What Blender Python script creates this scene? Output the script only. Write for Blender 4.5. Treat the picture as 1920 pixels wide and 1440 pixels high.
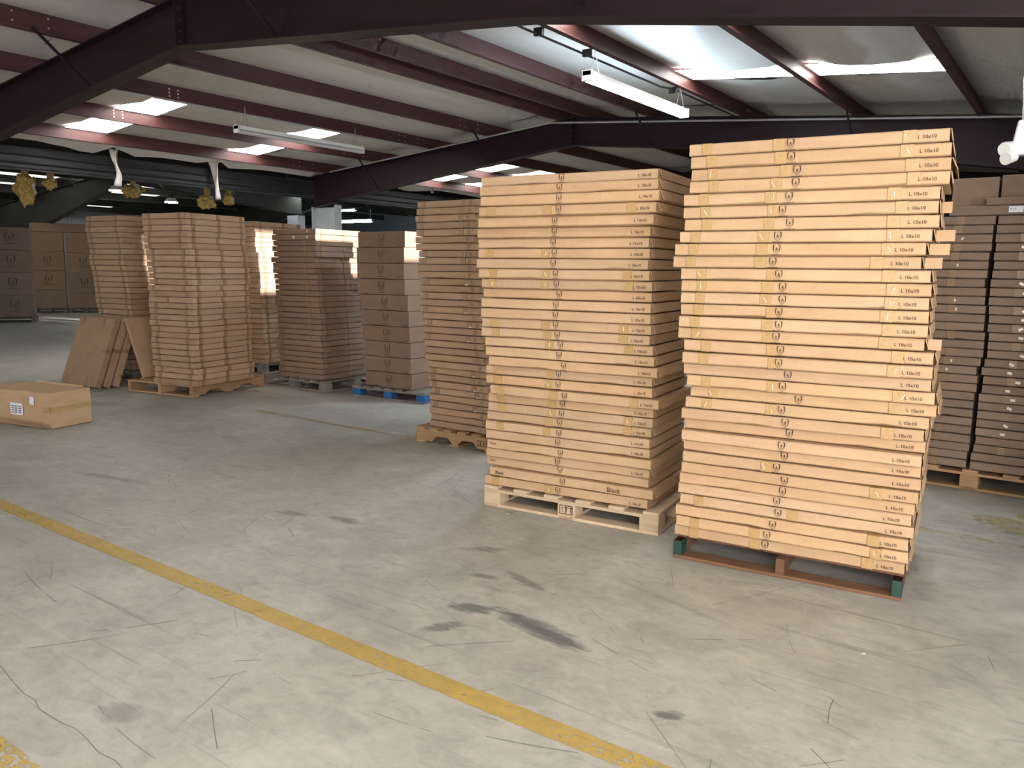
import bpy, bmesh, math, random
from mathutils import Matrix, Vector, noise

random.seed(7)
for o in list(bpy.data.objects):
    bpy.data.objects.remove(o, do_unlink=True)
scene = bpy.context.scene
COL = scene.collection

# ------------------------------------------------------------------ camera
cam_data = bpy.data.cameras.new('camera')
cam_data.sensor_width = 36.0
cam_data.lens = 36.0 * 1497.26 / 1920.0
cam_data.clip_end = 200
cam = bpy.data.objects.new('camera', cam_data)
COL.objects.link(cam)
RX = Vector((0.8109691, 0.58498253, 0.01116057))
RY = Vector((0.09297981, -0.11001965, -0.98957083))
RZ = Vector((-0.57765376, 0.80354908, -0.1436141))
cam.matrix_world = Matrix(((RX.x, -RY.x, -RZ.x, 0.0), (RX.y, -RY.y, -RZ.y, 0.0),
                           (RX.z, -RY.z, -RZ.z, 1.55), (0, 0, 0, 1)))
scene.camera = cam

# ------------------------------------------------------------------ light
world = bpy.data.worlds.new('world')
scene.world = world
world.use_nodes = True
bg = world.node_tree.nodes['Background']
bg.inputs[0].default_value = (0.75, 0.85, 1.0, 1)
bg.inputs[1].default_value = 0.5

sun_data = bpy.data.lights.new('sun', 'SUN')
sun_data.energy = 16.0
sun_data.angle = 0.012
sun_data.color = (1.0, 0.97, 0.93)
sun = bpy.data.objects.new('sun', sun_data)
COL.objects.link(sun)
SUN_DIR = Vector((-1.0, -0.16, -0.14)).normalized()
sun.rotation_euler = SUN_DIR.to_track_quat('-Z', 'Y').to_euler()


def area(name, loc, target, sx, sy, power, color):
    d = bpy.data.lights.new(name, 'AREA')
    d.shape = 'RECTANGLE'; d.size = sx; d.size_y = sy; d.energy = power; d.color = color
    o = bpy.data.objects.new(name, d)
    COL.objects.link(o)
    o.location = loc
    o.rotation_euler = (Vector(target) - Vector(loc)).to_track_quat('-Z', 'Y').to_euler()
    return o


# daylight entering the dock door behind the camera; the other three are added fills
area('door_daylight', (1.6, -1.35, 1.9), (1.0, 4, 1.2), 4.6, 2.6, 330, (1.0, 0.965, 0.92))
area('right_fill', (6.0, -1.35, 1.7), (1.0, 3.6, 0.6), 2.4, 2.6, 360, (0.97, 0.97, 1.0))  # added to brighten the floor at the right
area('left_fill', (-9.5, -1.35, 1.6), (-9.5, 4, 1.2), 3.0, 2.6, 62, (1.0, 0.97, 0.93))  # added to brighten the left stack fronts
area('far_hall_fill', (-22.5, 3.2, 1.8), (-23, 9, 1.2), 6.0, 3.0, 8, (0.80, 0.90, 1.0))  # added to brighten the far carton fronts

scene.view_settings.view_transform = 'Standard'
scene.view_settings.look = 'None'
scene.view_settings.gamma = 1.0
scene.view_settings.use_curve_mapping = False
scene.view_settings.exposure = 0.35
scene.cycles.use_denoising = True
scene.cycles.max_bounces = 5
scene.cycles.diffuse_bounces = 3
scene.cycles.glossy_bounces = 2
scene.cycles.use_adaptive_sampling = True
scene.cycles.adaptive_threshold = 0.09
scene.cycles.adaptive_min_samples = 12
scene.cycles.caustics_reflective = False
scene.cycles.caustics_refractive = False
scene.cycles.sample_clamp_indirect = 6.0

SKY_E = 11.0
TUBE_E = 125.0


# ------------------------------------------------------------------ helpers
def tag(o, label=None, cat=None, group=None, kind=None):
    if label: o['label'] = label
    if cat: o['category'] = cat
    if group: o['group'] = group
    if kind: o['kind'] = kind
    return o


def link(name, mesh, parent=None, loc=(0, 0, 0), rot=(0, 0, 0)):
    o = bpy.data.objects.new(name, mesh)
    COL.objects.link(o)
    o.location = loc
    o.rotation_euler = rot
    if parent is not None: o.parent = parent
    return o


def empty(name, loc=(0, 0, 0), rz=0.0):
    o = bpy.data.objects.new(name, None)
    o.empty_display_size = 0.1
    COL.objects.link(o)
    o.location = loc
    o.rotation_euler = (0, 0, rz)
    return o


class MB:
    def __init__(s): s.v = []; s.f = []; s.m = []

    def add(s, v, f, mi=0):
        b = len(s.v)
        s.v += [tuple(p) for p in v]
        s.f += [tuple(b + i for i in q) for q in f]
        s.m += [mi] * len(f)
        return s

    def box(s, x0, x1, y0, y1, z0, z1, mi=0):
        v = [(x0, y0, z0), (x1, y0, z0), (x1, y1, z0), (x0, y1, z0), (x0, y0, z1), (x1, y0, z1), (x1, y1, z1), (x0, y1, z1)]
        return s.add(v, [(0, 3, 2, 1), (4, 5, 6, 7), (0, 1, 5, 4), (1, 2, 6, 5), (2, 3, 7, 6), (3, 0, 4, 7)], mi)

    def tube(s, p, q, r, n=10, mi=0, r2=None):
        p = Vector(p); q = Vector(q); d = (q - p).normalized()
        a = d.orthogonal().normalized(); b = d.cross(a)
        r2 = r if r2 is None else r2
        v = []
        for c, rr in ((p, r), (q, r2)):
            for i in range(n):
                t = 2 * math.pi * i / n
                v.append(c + a * (rr * math.cos(t)) + b * (rr * math.sin(t)))
        f = [(i, (i + 1) % n, n + (i + 1) % n, n + i) for i in range(n)]
        f += [tuple(range(n - 1, -1, -1)), tuple(range(n, 2 * n))]
        return s.add(v, f, mi)

    def path(s, pts, r, n=8, mi=0):
        for a, b in zip(pts, pts[1:]): s.tube(a, b, r, n, mi)
        return s

    def prism_xz(s, poly, y0, y1, mi=0):
        n = len(poly)
        v = [(x, y0, z) for x, z in poly] + [(x, y1, z) for x, z in poly]
        f = [tuple(range(n)), tuple(range(2 * n - 1, n - 1, -1))]
        f += [(i, n + i, n + (i + 1) % n, (i + 1) % n) for i in range(n)]
        return s.add(v, f, mi)

    def mesh(s, name, *mats, smooth=False, bevel=0.0, segs=1):
        me = bpy.data.meshes.new(name)
        me.from_pydata(s.v, [], s.f)
        for m in mats: me.materials.append(m)
        for p, mi in zip(me.polygons, s.m): p.material_index = mi; p.use_smooth = smooth
        bm = bmesh.new(); bm.from_mesh(me)
        bmesh.ops.recalc_face_normals(bm, faces=bm.faces)
        if bevel > 0:
            bmesh.ops.bevel(bm, geom=[e for e in bm.edges if e.calc_face_angle(0) > 0.5], offset=bevel, segments=segs, affect='EDGES')
        bm.to_mesh(me); bm.free()
        me.update()
        return me

    def build(s, name, mats, parent=None, loc=(0, 0, 0), rot=(0, 0, 0), **k):
        if not isinstance(mats, (list, tuple)): mats = [mats]
        return link(name, s.mesh(name, *mats, **k), parent, loc, rot)


_cache = {}


def box_mesh(name, dx, dy, dz, mat, bevel=0.003):
    key = (name, round(dx, 4), round(dy, 4), round(dz, 4), mat.name)
    if key not in _cache:
        _cache[key] = MB().box(-dx / 2, dx / 2, -dy / 2, dy / 2, 0, dz).mesh(name, mat, bevel=bevel)
    return _cache[key]


ONES = ['', 'first', 'second', 'third', 'fourth', 'fifth', 'sixth', 'seventh', 'eighth', 'ninth', 'tenth', 'eleventh', 'twelfth',
        'thirteenth', 'fourteenth', 'fifteenth', 'sixteenth', 'seventeenth', 'eighteenth', 'nineteenth']


def ordinal(n):
    if n < 20: return ONES[n]
    t, u = divmod(n, 10)
    return {2: 'twentieth', 3: 'thirtieth'}[t] if u == 0 else {2: 'twenty-', 3: 'thirty-'}[t] + ONES[u]


# ------------------------------------------------------------------ materials
def mat_new(name):
    m = bpy.data.materials.new(name)
    m.use_nodes = True
    nt = m.node_tree
    return m, nt, nt.nodes['Principled BSDF']


def N(nt, kind, **k):
    n = nt.nodes.new(kind)
    for a, b in k.items(): setattr(n, a, b)
    return n


def L(nt, a, b): nt.links.new(a, b)


def noise_tex(nt, vec, scale, detail=4, rough=0.55, dist=0.0):
    n = N(nt, 'ShaderNodeTexNoise')
    n.inputs['Scale'].default_value = scale
    n.inputs['Detail'].default_value = detail
    n.inputs['Roughness'].default_value = rough
    n.inputs['Distortion'].default_value = dist
    if vec is not None: L(nt, vec, n.inputs['Vector'])
    return n.outputs['Fac']


def mapping(nt, vec, scale=(1, 1, 1), rot=(0, 0, 0), loc=(0, 0, 0)):
    n = N(nt, 'ShaderNodeMapping')
    n.inputs['Scale'].default_value = scale
    n.inputs['Rotation'].default_value = rot
    n.inputs['Location'].default_value = loc
    L(nt, vec, n.inputs['Vector'])
    return n.outputs['Vector']


def ramp(nt, fac, stops):
    n = N(nt, 'ShaderNodeValToRGB')
    e = n.color_ramp.elements
    while len(e) < len(stops): e.new(0.5)
    for i, (p, c) in enumerate(stops):
        e[i].position = p
        e[i].color = c if len(c) == 4 else (*c, 1)
    L(nt, fac, n.inputs['Fac'])
    return n.outputs['Color']


def gray(nt, fac, lo, hi, a=0.0, b=1.0):
    n = N(nt, 'ShaderNodeMapRange')
    n.inputs['From Min'].default_value = lo; n.inputs['From Max'].default_value = hi
    n.inputs['To Min'].default_value = a; n.inputs['To Max'].default_value = b
    L(nt, fac, n.inputs['Value'])
    return n.outputs['Result']


def mixc(nt, fac, a, b, mode='MIX'):
    n = N(nt, 'ShaderNodeMix', data_type='RGBA', blend_type=mode)
    for s, v in ((n.inputs[0], fac), (n.inputs[6], a), (n.inputs[7], b)):
        if isinstance(v, (int, float)): s.default_value = v
        elif isinstance(v, tuple): s.default_value = v if len(v) == 4 else (*v, 1)
        else: L(nt, v, s)
    return n.outputs[2]


def mth(nt, op, a, b=None):
    n = N(nt, 'ShaderNodeMath', operation=op)
    for i, v in enumerate((a, b)):
        if v is None: continue
        if isinstance(v, (int, float)): n.inputs[i].default_value = v
        else: L(nt, v, n.inputs[i])
    return n.outputs[0]


def objco(nt): return N(nt, 'ShaderNodeTexCoord').outputs['Object']


def bump(nt, bsdf, h, strength=0.2, dist=0.01):
    n = N(nt, 'ShaderNodeBump')
    n.inputs['Strength'].default_value = strength
    n.inputs['Distance'].default_value = dist
    L(nt, h, n.inputs['Height'])
    L(nt, n.outputs['Normal'], bsdf.inputs['Normal'])


def kraft(name, c1, c2, var=0.10):
    m, nt, b = mat_new(name)
    co = objco(nt)
    rnd = N(nt, 'ShaderNodeObjectInfo').outputs['Random']
    sh = N(nt, 'ShaderNodeVectorMath', operation='ADD')
    L(nt, co, sh.inputs[0])
    cmb = N(nt, 'ShaderNodeCombineXYZ'); L(nt, mth(nt, 'MULTIPLY', rnd, 37.0), cmb.inputs[0])
    L(nt, cmb.outputs[0], sh.inputs[1])
    v = sh.outputs[0]
    f = noise_tex(nt, mapping(nt, v, (3, 3, 9)), 1.6, 5)
    g = noise_tex(nt, mapping(nt, v, (160, 160, 4)), 1.0, 2)
    base = mixc(nt, gray(nt, f, 0.3, 0.7), c1, c2)
    base = mixc(nt, gray(nt, g, 0.3, 0.8, 0.0, 0.22), base, tuple(x * 0.7 for x in c1))
    val = N(nt, 'ShaderNodeHueSaturation')
    L(nt, base, val.inputs['Color'])
    L(nt, gray(nt, rnd, 0, 1, 1 - var, 1 + var * 0.7), val.inputs['Value'])
    L(nt, gray(nt, mth(nt, 'FRACT', mth(nt, 'MULTIPLY', rnd, 7.3)), 0, 1, 0.95, 1.05), val.inputs['Saturation'])
    L(nt, val.outputs[0], b.inputs['Base Color'])
    b.inputs['Roughness'].default_value = 0.78
    b.inputs['Specular IOR Level'].default_value = 0.25
    return m


def plain(name, c, rough=0.6, metal=0.0, spec=0.5, var=0.0, scale=6.0, stretch=(1, 1, 1), emit=None, estr=0.0):
    m, nt, b = mat_new(name)
    b.inputs['Roughness'].default_value = rough
    b.inputs['Metallic'].default_value = metal
    b.inputs['Specular IOR Level'].default_value = spec
    if var > 0:
        f = noise_tex(nt, mapping(nt, objco(nt), stretch), scale, 5)
        col = mixc(nt, gray(nt, f, 0.3, 0.7), tuple(x * (1 - var) for x in c), tuple(min(1, x * (1 + var)) for x in c))
        L(nt, col, b.inputs['Base Color'])
    else:
        b.inputs['Base Color'].default_value = (*c, 1)
    if emit:
        b.inputs['Emission Color'].default_value = (*emit, 1)
        b.inputs['Emission Strength'].default_value = estr
    return m


def wood(name, c1, c2):
    m, nt, b = mat_new(name)
    co = objco(nt)
    rnd = N(nt, 'ShaderNodeObjectInfo').outputs['Random']
    sh = N(nt, 'ShaderNodeVectorMath', operation='ADD'); L(nt, co, sh.inputs[0])
    cmb = N(nt, 'ShaderNodeCombineXYZ'); L(nt, mth(nt, 'MULTIPLY', rnd, 11.0), cmb.inputs[1])
    L(nt, cmb.outputs[0], sh.inputs[1])
    f = noise_tex(nt, mapping(nt, sh.outputs[0], (3, 40, 40)), 1.2, 5, 0.6, 0.6)
    g = noise_tex(nt, sh.outputs[0], 7.0, 3)
    col = mixc(nt, gray(nt, f, 0.35, 0.7), c1, c2)
    col = mixc(nt, gray(nt, g, 0.5, 0.8, 0, 0.35), col, tuple(x * 0.55 for x in c1))
    col = mixc(nt, 1.0, col, ramp(nt, rnd, [(0, (0.75, 0.75, 0.75)), (1, (1.1, 1.1, 1.1))]), 'MULTIPLY')
    L(nt, col, b.inputs['Base Color'])
    b.inputs['Roughness'].default_value = 0.85
    b.inputs['Specular IOR Level'].default_value = 0.2
    return m


M = {}
M['kraft'] = kraft('kraft_cardboard', (0.455, 0.295, 0.168), (0.525, 0.35, 0.205))
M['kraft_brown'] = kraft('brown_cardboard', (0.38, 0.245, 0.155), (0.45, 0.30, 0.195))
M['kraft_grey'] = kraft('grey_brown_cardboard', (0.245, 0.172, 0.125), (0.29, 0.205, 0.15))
M['kraft_shaded'] = kraft('shaded_brown_cardboard', (0.25, 0.165, 0.115), (0.30, 0.20, 0.14))  # brown cardboard darkened, the rear stacks' shade put into its colour
M['tape'] = plain('packing_tape', (0.42, 0.268, 0.115), 0.38, spec=0.4, var=0.12, scale=40)
M['tape_brown'] = plain('brown_packing_tape', (0.265, 0.165, 0.09), 0.4, spec=0.5, var=0.1, scale=40)
M['ink'] = plain('black_print_ink', (0.055, 0.035, 0.025), 0.8, spec=0.1)
M['ink_soft'] = plain('faded_print_ink', (0.13, 0.08, 0.05), 0.8, spec=0.1)
M['paper'] = plain('white_label_paper', (0.72, 0.73, 0.76), 0.5)
M['glint'] = plain('shiny_tape_glint', (0.80, 0.76, 0.68), 0.12, spec=0.9)  # pale colour painted as highlights on the tape
M['pine'] = wood('pale_pine', (0.50, 0.37, 0.24), (0.60, 0.46, 0.31))
M['redwood'] = wood('weathered_red_brown_wood', (0.15, 0.073, 0.042), (0.21, 0.108, 0.062))
M['tanwood'] = wood('tan_wood', (0.42, 0.25, 0.13), (0.50, 0.32, 0.18))
M['greywood'] = wood('grey_weathered_wood', (0.23, 0.195, 0.165), (0.30, 0.26, 0.22))
M['green'] = plain('dark_green_paint', (0.010, 0.044, 0.030), 0.6, var=0.2, scale=20)
M['blue'] = plain('blue_pallet_paint', (0.015, 0.12, 0.33), 0.6, var=0.25, scale=14)
M['red_steel'] = plain('red_oxide_primer_steel', (0.022, 0.010, 0.014), 0.5, spec=0.22, var=0.18, scale=2.2, stretch=(1, 0.3, 4))
M['red_purlin'] = plain('red_oxide_purlin_steel', (0.088, 0.034, 0.031), 0.45, spec=0.4, var=0.2, scale=2.5, stretch=(1, 0.25, 6))
M['olive_steel'] = plain('olive_grey_steel', (0.05, 0.049, 0.040), 0.55, var=0.15, scale=2)
M['dark_steel'] = plain('dark_valley_steel', (0.022, 0.022, 0.025), 0.5, var=0.15, scale=3)
M['grey_paint'] = plain('pale_grey_paint', (0.45, 0.47, 0.50), 0.5, var=0.08, scale=4)
M['galv'] = plain('galvanised_conduit', (0.50, 0.50, 0.50), 0.4, metal=0.6)
M['white_paint'] = plain('white_enamel', (0.78, 0.78, 0.76), 0.35)
M['white_plastic'] = plain('white_plastic', (0.62, 0.62, 0.62), 0.35)
M['tube_lit'] = plain('lit_fluorescent_tube', (1, 1, 1), 0.4, emit=(0.62, 0.81, 1.0), estr=TUBE_E)
M['bay_lit'] = plain('lit_high_bay_lens', (1, 1, 1), 0.4, emit=(0.82, 0.91, 1.0), estr=60)
M['tube_off'] = plain('unlit_fluorescent_tube', (0.62, 0.62, 0.62), 0.25)
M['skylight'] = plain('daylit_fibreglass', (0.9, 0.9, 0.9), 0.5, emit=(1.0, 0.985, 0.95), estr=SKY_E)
M['facing_glow'] = plain('glowing_facing_strip', (0.8, 0.8, 0.75), 0.5, emit=(1.0, 0.97, 0.88), estr=0.9)  # glow standing in for far hall insulation facing lit from below
M['roof'] = plain('roof_sheet', (0.08, 0.08, 0.08), 0.8)
M['wall'] = plain('grey_wall_panel', (0.50, 0.53, 0.58), 0.6, var=0.06, scale=1.5)
M['dim_wall'] = plain('dim_grey_block_wall', (0.22, 0.22, 0.22), 0.8, var=0.1, scale=1.5)
M['black'] = plain('black_rubber', (0.015, 0.015, 0.015), 0.6)
M['lens'] = plain('clear_lamp_lens', (0.7, 0.75, 0.72), 0.08, spec=0.9)
M['wire'] = plain('steel_wire', (0.35, 0.35, 0.35), 0.4, metal=0.7)


def insulation_mat(name, c):
    m, nt, b = mat_new(name)
    co = objco(nt)
    f = noise_tex(nt, mapping(nt, co, (1.2, 0.35, 1)), 2.0, 4)
    g = noise_tex(nt, mapping(nt, co, (2.0, 0.15, 1)), 3.0, 2)
    col = mixc(nt, gray(nt, f, 0.3, 0.7), tuple(x * 0.88 for x in c), c)
    col = mixc(nt, gray(nt, g, 0.55, 0.75, 0, 0.3), col, tuple(x * 0.7 for x in c))
    L(nt, col, b.inputs['Base Color'])
    b.inputs['Roughness'].default_value = 0.42
    b.inputs['Specular IOR Level'].default_value = 0.4
    bump(nt, b, f, 0.4, 0.03)
    return m


M['insul'] = insulation_mat('vinyl_faced_insulation', (0.72, 0.685, 0.63))
M['insul_white'] = insulation_mat('white_insulation_facing', (0.66, 0.65, 0.60))


def fibre_mat():
    m, nt, b = mat_new('yellow_glass_fibre')
    f = noise_tex(nt, objco(nt), 14, 6, 0.7)
    L(nt, mixc(nt, gray(nt, f, 0.3, 0.7), (0.62, 0.36, 0.06), (0.92, 0.70, 0.26)), b.inputs['Base Color'])
    b.inputs['Roughness'].default_value = 0.95
    bump(nt, b, f, 1.0, 0.05)
    return m


M['fibre'] = fibre_mat()


def floor_mat():
    m, nt, b = mat_new('worn_concrete')
    co = objco(nt)
    big = noise_tex(nt, co, 0.45, 5, 0.6)
    mid = noise_tex(nt, co, 2.3, 6, 0.65, 0.4)
    fine = noise_tex(nt, co, 22, 5, 0.7)
    col = mixc(nt, gray(nt, big, 0.3, 0.7), (0.375, 0.354, 0.303), (0.425, 0.398, 0.336))
    col = mixc(nt, gray(nt, mid, 0.46, 0.68, 0, 0.85), col, (0.500, 0.476, 0.413))
    col = mixc(nt, gray(nt, mid, 0.30, 0.46, 0.6, 0.0), col, (0.265, 0.257, 0.233))
    col = mixc(nt, gray(nt, fine, 0.3, 0.7, 0.0, 0.38), col, (0.270, 0.264, 0.248))
    blot = noise_tex(nt, mapping(nt, co, (1, 1.6, 1), (0, 0, 0.5)), 6.5, 8, 0.72, 0.8)
    col = mixc(nt, gray(nt, blot, 0.50, 0.70, 0, 0.55), col, (0.245, 0.232, 0.205))
    col = mixc(nt, gray(nt, blot, 0.30, 0.46, 0.5, 0), col, (0.52, 0.485, 0.41))
    # scuffs: long thin dark streaks in several directions
    for rot, sc, lo, amt in ((0.35, (0.6, 26, 1), 0.62, 0.55), (-0.5, (0.7, 34, 1), 0.63, 0.5), (1.25, (0.6, 30, 1), 0.64, 0.45), (0.05, (0.4, 38, 1), 0.64, 0.5)):
        s = noise_tex(nt, mapping(nt, co, sc, (0, 0, rot)), 1.0, 5, 0.6, 0.25)
        col = mixc(nt, gray(nt, s, lo, lo + 0.12, 0.0, amt), col, (0.15, 0.14, 0.125))
    pale = noise_tex(nt, mapping(nt, co, (0.8, 12, 1), (0, 0, 0.8)), 1.0, 6, 0.65, 0.3)
    col = mixc(nt, gray(nt, pale, 0.64, 0.74, 0.0, 0.4), col, (0.56, 0.54, 0.47))
    # old tyre and oil stains with shapes of their own
    warp = noise_tex(nt, mapping(nt, co, (5, 30, 1), (0, 0, 0.6)), 1.0, 5, 0.7)
    sx = N(nt, 'ShaderNodeSeparateXYZ'); L(nt, co, sx.inputs[0])
    stains = [(-2.18, 2.73, 0.13, 0.055, 0.3, 0.75), (-1.80, 2.74, 0.28, 0.075, -0.18, 0.85), (-2.16, 2.50, 0.10, 0.045, 1.0, 0.6),
              (-2.37, 3.07, 0.09, 0.03, 0.4, 0.5), (-2.16, 3.14, 0.18, 0.035, -0.35, 0.5), (-3.98, 3.15, 0.12, 0.05, 0.2, 0.5),
              (-3.61, 3.26, 0.13, 0.05, 0.1, 0.55), (-1.07, 2.45, 0.06, 0.03, 0.5, 0.7), (-2.62, 1.31, 0.10, 0.06, 0.2, 0.35),
              (-2.60, 3.38, 0.13, 0.05, 0.5, 0.5), (-1.45, 3.35, 0.4, 0.02, -0.25, 0.2), (-5.7, 2.9, 0.4, 0.05, 0.2, 0.4)]
    for cx, cy, rx, ry, a, st in stains:
        dx = mth(nt, 'SUBTRACT', sx.outputs[0], cx); dy = mth(nt, 'SUBTRACT', sx.outputs[1], cy)
        u = mth(nt, 'ADD', mth(nt, 'MULTIPLY', dx, math.cos(a) / rx), mth(nt, 'MULTIPLY', dy, math.sin(a) / rx))
        v = mth(nt, 'ADD', mth(nt, 'MULTIPLY', dx, -math.sin(a) / ry), mth(nt, 'MULTIPLY', dy, math.cos(a) / ry))
        r = mth(nt, 'ADD', mth(nt, 'MULTIPLY', u, u), mth(nt, 'MULTIPLY', v, v))
        r = mth(nt, 'ADD', r, mth(nt, 'MULTIPLY', mth(nt, 'SUBTRACT', warp, 0.5), 3.6))
        col = mixc(nt, gray(nt, r, 0.2, 1.1, st, 0.0), col, (0.085, 0.085, 0.09))
    L(nt, col, b.inputs['Base Color'])
    L(nt, gray(nt, mid, 0.3, 0.7, 0.42, 0.62), b.inputs['Roughness'])
    b.inputs['Specular IOR Level'].default_value = 0.35
    return m


M['floor'] = floor_mat()


def line_mat(name, wear, c1=(0.46, 0.315, 0.085), c2=(0.36, 0.25, 0.075)):
    m, nt, b = mat_new(name)
    co = objco(nt)
    f = noise_tex(nt, co, 9, 6, 0.65)
    g = noise_tex(nt, mapping(nt, co, (1, 2.2, 1), (0, 0, 0.5)), 26, 3, 0.6)
    h = noise_tex(nt, co, 1.3, 3)
    L(nt, mixc(nt, gray(nt, f, 0.35, 0.7), c1, c2), b.inputs['Base Color'])
    b.inputs['Roughness'].default_value = 0.55
    chip = mth(nt, 'ADD', g, mth(nt, 'MULTIPLY', h, 0.35))
    L(nt, gray(nt, chip, wear, wear + 0.015, 1.0, 0.0), b.inputs['Alpha'])
    return m


M['line'] = line_mat('yellow_line_paint', 0.775)
M['line_worn'] = line_mat('faded_yellow_line_paint', 0.66, (0.42, 0.32, 0.12), (0.36, 0.28, 0.12))
M['line_chipped'] = line_mat('chipped_yellow_line_paint', 0.70)
M['scratch_dark'] = plain('dark_scuff', (0.16, 0.15, 0.135), 0.8)
M['scratch_pale'] = plain('pale_scuff', (0.56, 0.54, 0.48), 0.8)
M['scratch_rust'] = plain('rusty_scuff', (0.27, 0.20, 0.15), 0.8)
M['crack'] = plain('crack_shadow', (0.10, 0.095, 0.085), 0.9)


# ------------------------------------------------------------------ structure
fl = MB().box(-31, 7.5, -2.2, 27.5, -0.15, 0.0).build('floor', M['floor'])
tag(fl, 'worn stained grey concrete warehouse floor', kind='structure')

# hairline crack in the foreground slab
crk = [(-3.6, 1.24), (-3.27, 1.205), (-3.14, 1.185), (-3.01, 1.17), (-2.93, 1.175), (-2.86, 1.155), (-2.72, 1.16), (-2.63, 1.172), (-2.54, 1.165), (-2.44, 1.15), (-2.36, 1.16), (-2.2, 1.14)]
mb = MB()
for i, ((x0, y0), (x1, y1)) in enumerate(zip(crk, crk[1:])):
    w = 0.001
    mb.add([(x0, y0 - w, 0.0006), (x1, y1 - w, 0.0006), (x1, y1 + w, 0.0006), (x0, y0 + w, 0.0006)], [(0, 1, 2, 3)])
mb.build('crack', M['crack'], fl)


rs = random.Random(21)
for nm, mt, cnt in (('dark_scratches', 'scratch_dark', 190), ('pale_scratches', 'scratch_pale', 30), ('rusty_scratches', 'scratch_rust', 50)):
    mb = MB()
    for _ in range(cnt):
        x = rs.uniform(-7.5, 1.5); y = rs.uniform(1.2, 5.0); a = rs.choice((-0.45, 0.35, 0.9, 1.9)) + rs.uniform(-0.3, 0.3)
        n_ = rs.randint(3, 7); st = rs.uniform(0.02, 0.09); w = rs.uniform(0.0006, 0.0016); cv = rs.uniform(-0.12, 0.12)
        for k in range(n_):
            x2 = x + st * math.cos(a); y2 = y + st * math.sin(a); a += cv * 0.3
            nx, ny = -math.sin(a) * w, math.cos(a) * w
            if rs.random() < 0.85:
                mb.add([(x - nx, y - ny, 0.0009), (x2 - nx, y2 - ny, 0.0009), (x2 + nx, y2 + ny, 0.0009), (x + nx, y + ny, 0.0009)], [(0, 1, 2, 3)])
            x, y = x2, y2
    tag(mb.build(nm, M[mt], fl), kind='stuff')


def floor_line(x0, x1, yc, w, mat, label):
    n = max(4, int(abs(x1 - x0) / 0.12))
    v = []; f = []
    for i in range(n + 1):
        x = x0 + (x1 - x0) * i / n
        e1 = noise.noise((x * 6, yc, 0)) * 0.006; e2 = noise.noise((x * 6, yc, 9)) * 0.006
        v += [(x, yc - w / 2 + e1, 0.0015), (x, yc + w / 2 + e2, 0.0015)]
    f = [(2 * i, 2 * i + 2, 2 * i + 3, 2 * i + 1) for i in range(n)]
    o = MB().add(v, f).build('floor_line', mat)
    tag(o, label, 'floor line')
    return o


floor_line(-13.5, 5.5, 2.132, 0.098, M['line'], 'long yellow painted line crossing the foreground floor')
floor_line(-7.2, 0.2, 5.285, 0.09, M['line_worn'], 'faded yellow floor line running behind the front stacks')
floor_line(-6.0, -2.47, 0.955, 0.10, M['line_chipped'], 'chipped yellow line in the lower left floor corner')
mb = MB()
for cx, cy, rx, ry in ((-0.33, 5.75, 0.16, 0.12), (-0.2, 5.6, 0.14, 0.09), (-0.1, 5.95, 0.16, 0.09)):
    pts = [(cx + rx * math.cos(t) * (1 + 0.25 * noise.noise((t * 2, cx * 9, 0))), cy + ry * math.sin(t), 0.0015 + cx * 0.0004) for t in [k * math.pi / 9 for k in range(18)]]
    mb.add(pts, [tuple(range(18))])
tag(mb.build('paint_smudge', M['line_worn']), 'smudged yellow paint patch on floor near the right edge', 'paint mark')


# roof geometry of the red hall
RIDGE = -7.36
S = 0.09


def zp(x): return 4.07 - S * abs(x - RIDGE)          # underside of purlins


PD = 0.205
PURL = [-13.5, -12.0, -10.53, -9.1, -7.6, -7.12, -5.95, -4.43, -2.86, -1.37, 0.12]
Y0, Y1 = -1.6, 27.0


def zr(x): return 4.10 + PD + 0.06 - S * abs(x - RIDGE)


ceil = MB()
ceil.prism_xz([(-14.5, zr(-14.5)), (RIDGE, zr(RIDGE)), (0.75, zr(0.75)), (0.75, zr(0.75) + 0.05), (RIDGE, zr(RIDGE) + 0.05), (-14.5, zr(-14.5) + 0.05)], Y0, Y1)
ceil = ceil.build('ceiling', M['roof'])
tag(ceil, 'roof sheeting above insulation, purlins and skylights', kind='structure')


def purlin_mesh(y0, y1, h, flip, mat):
    mb = MB(); t = 0.006; fw = 0.062 * (1 if flip else -1)
    a, b = sorted((0, fw))
    mb.box(-t / 2, t / 2, y0, y1, 0, h)
    mb.box(a, b, y0, y1, 0, t)
    mb.box(a, b, y0, y1, h - t, h)
    c = fw
    mb.box(c - t / 2, c + t / 2, y0, y1, 0, 0.018)
    return mb.mesh('purlin', mat)


pm_r = purlin_mesh(Y0, Y1, PD, True, M['red_purlin'])
pm_l = purlin_mesh(Y0, Y1, PD, False, M['red_purlin'])
for x in PURL:
    link('purlin', pm_l if x < RIDGE else pm_r, ceil, (x, 0, zp(x)))

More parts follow.
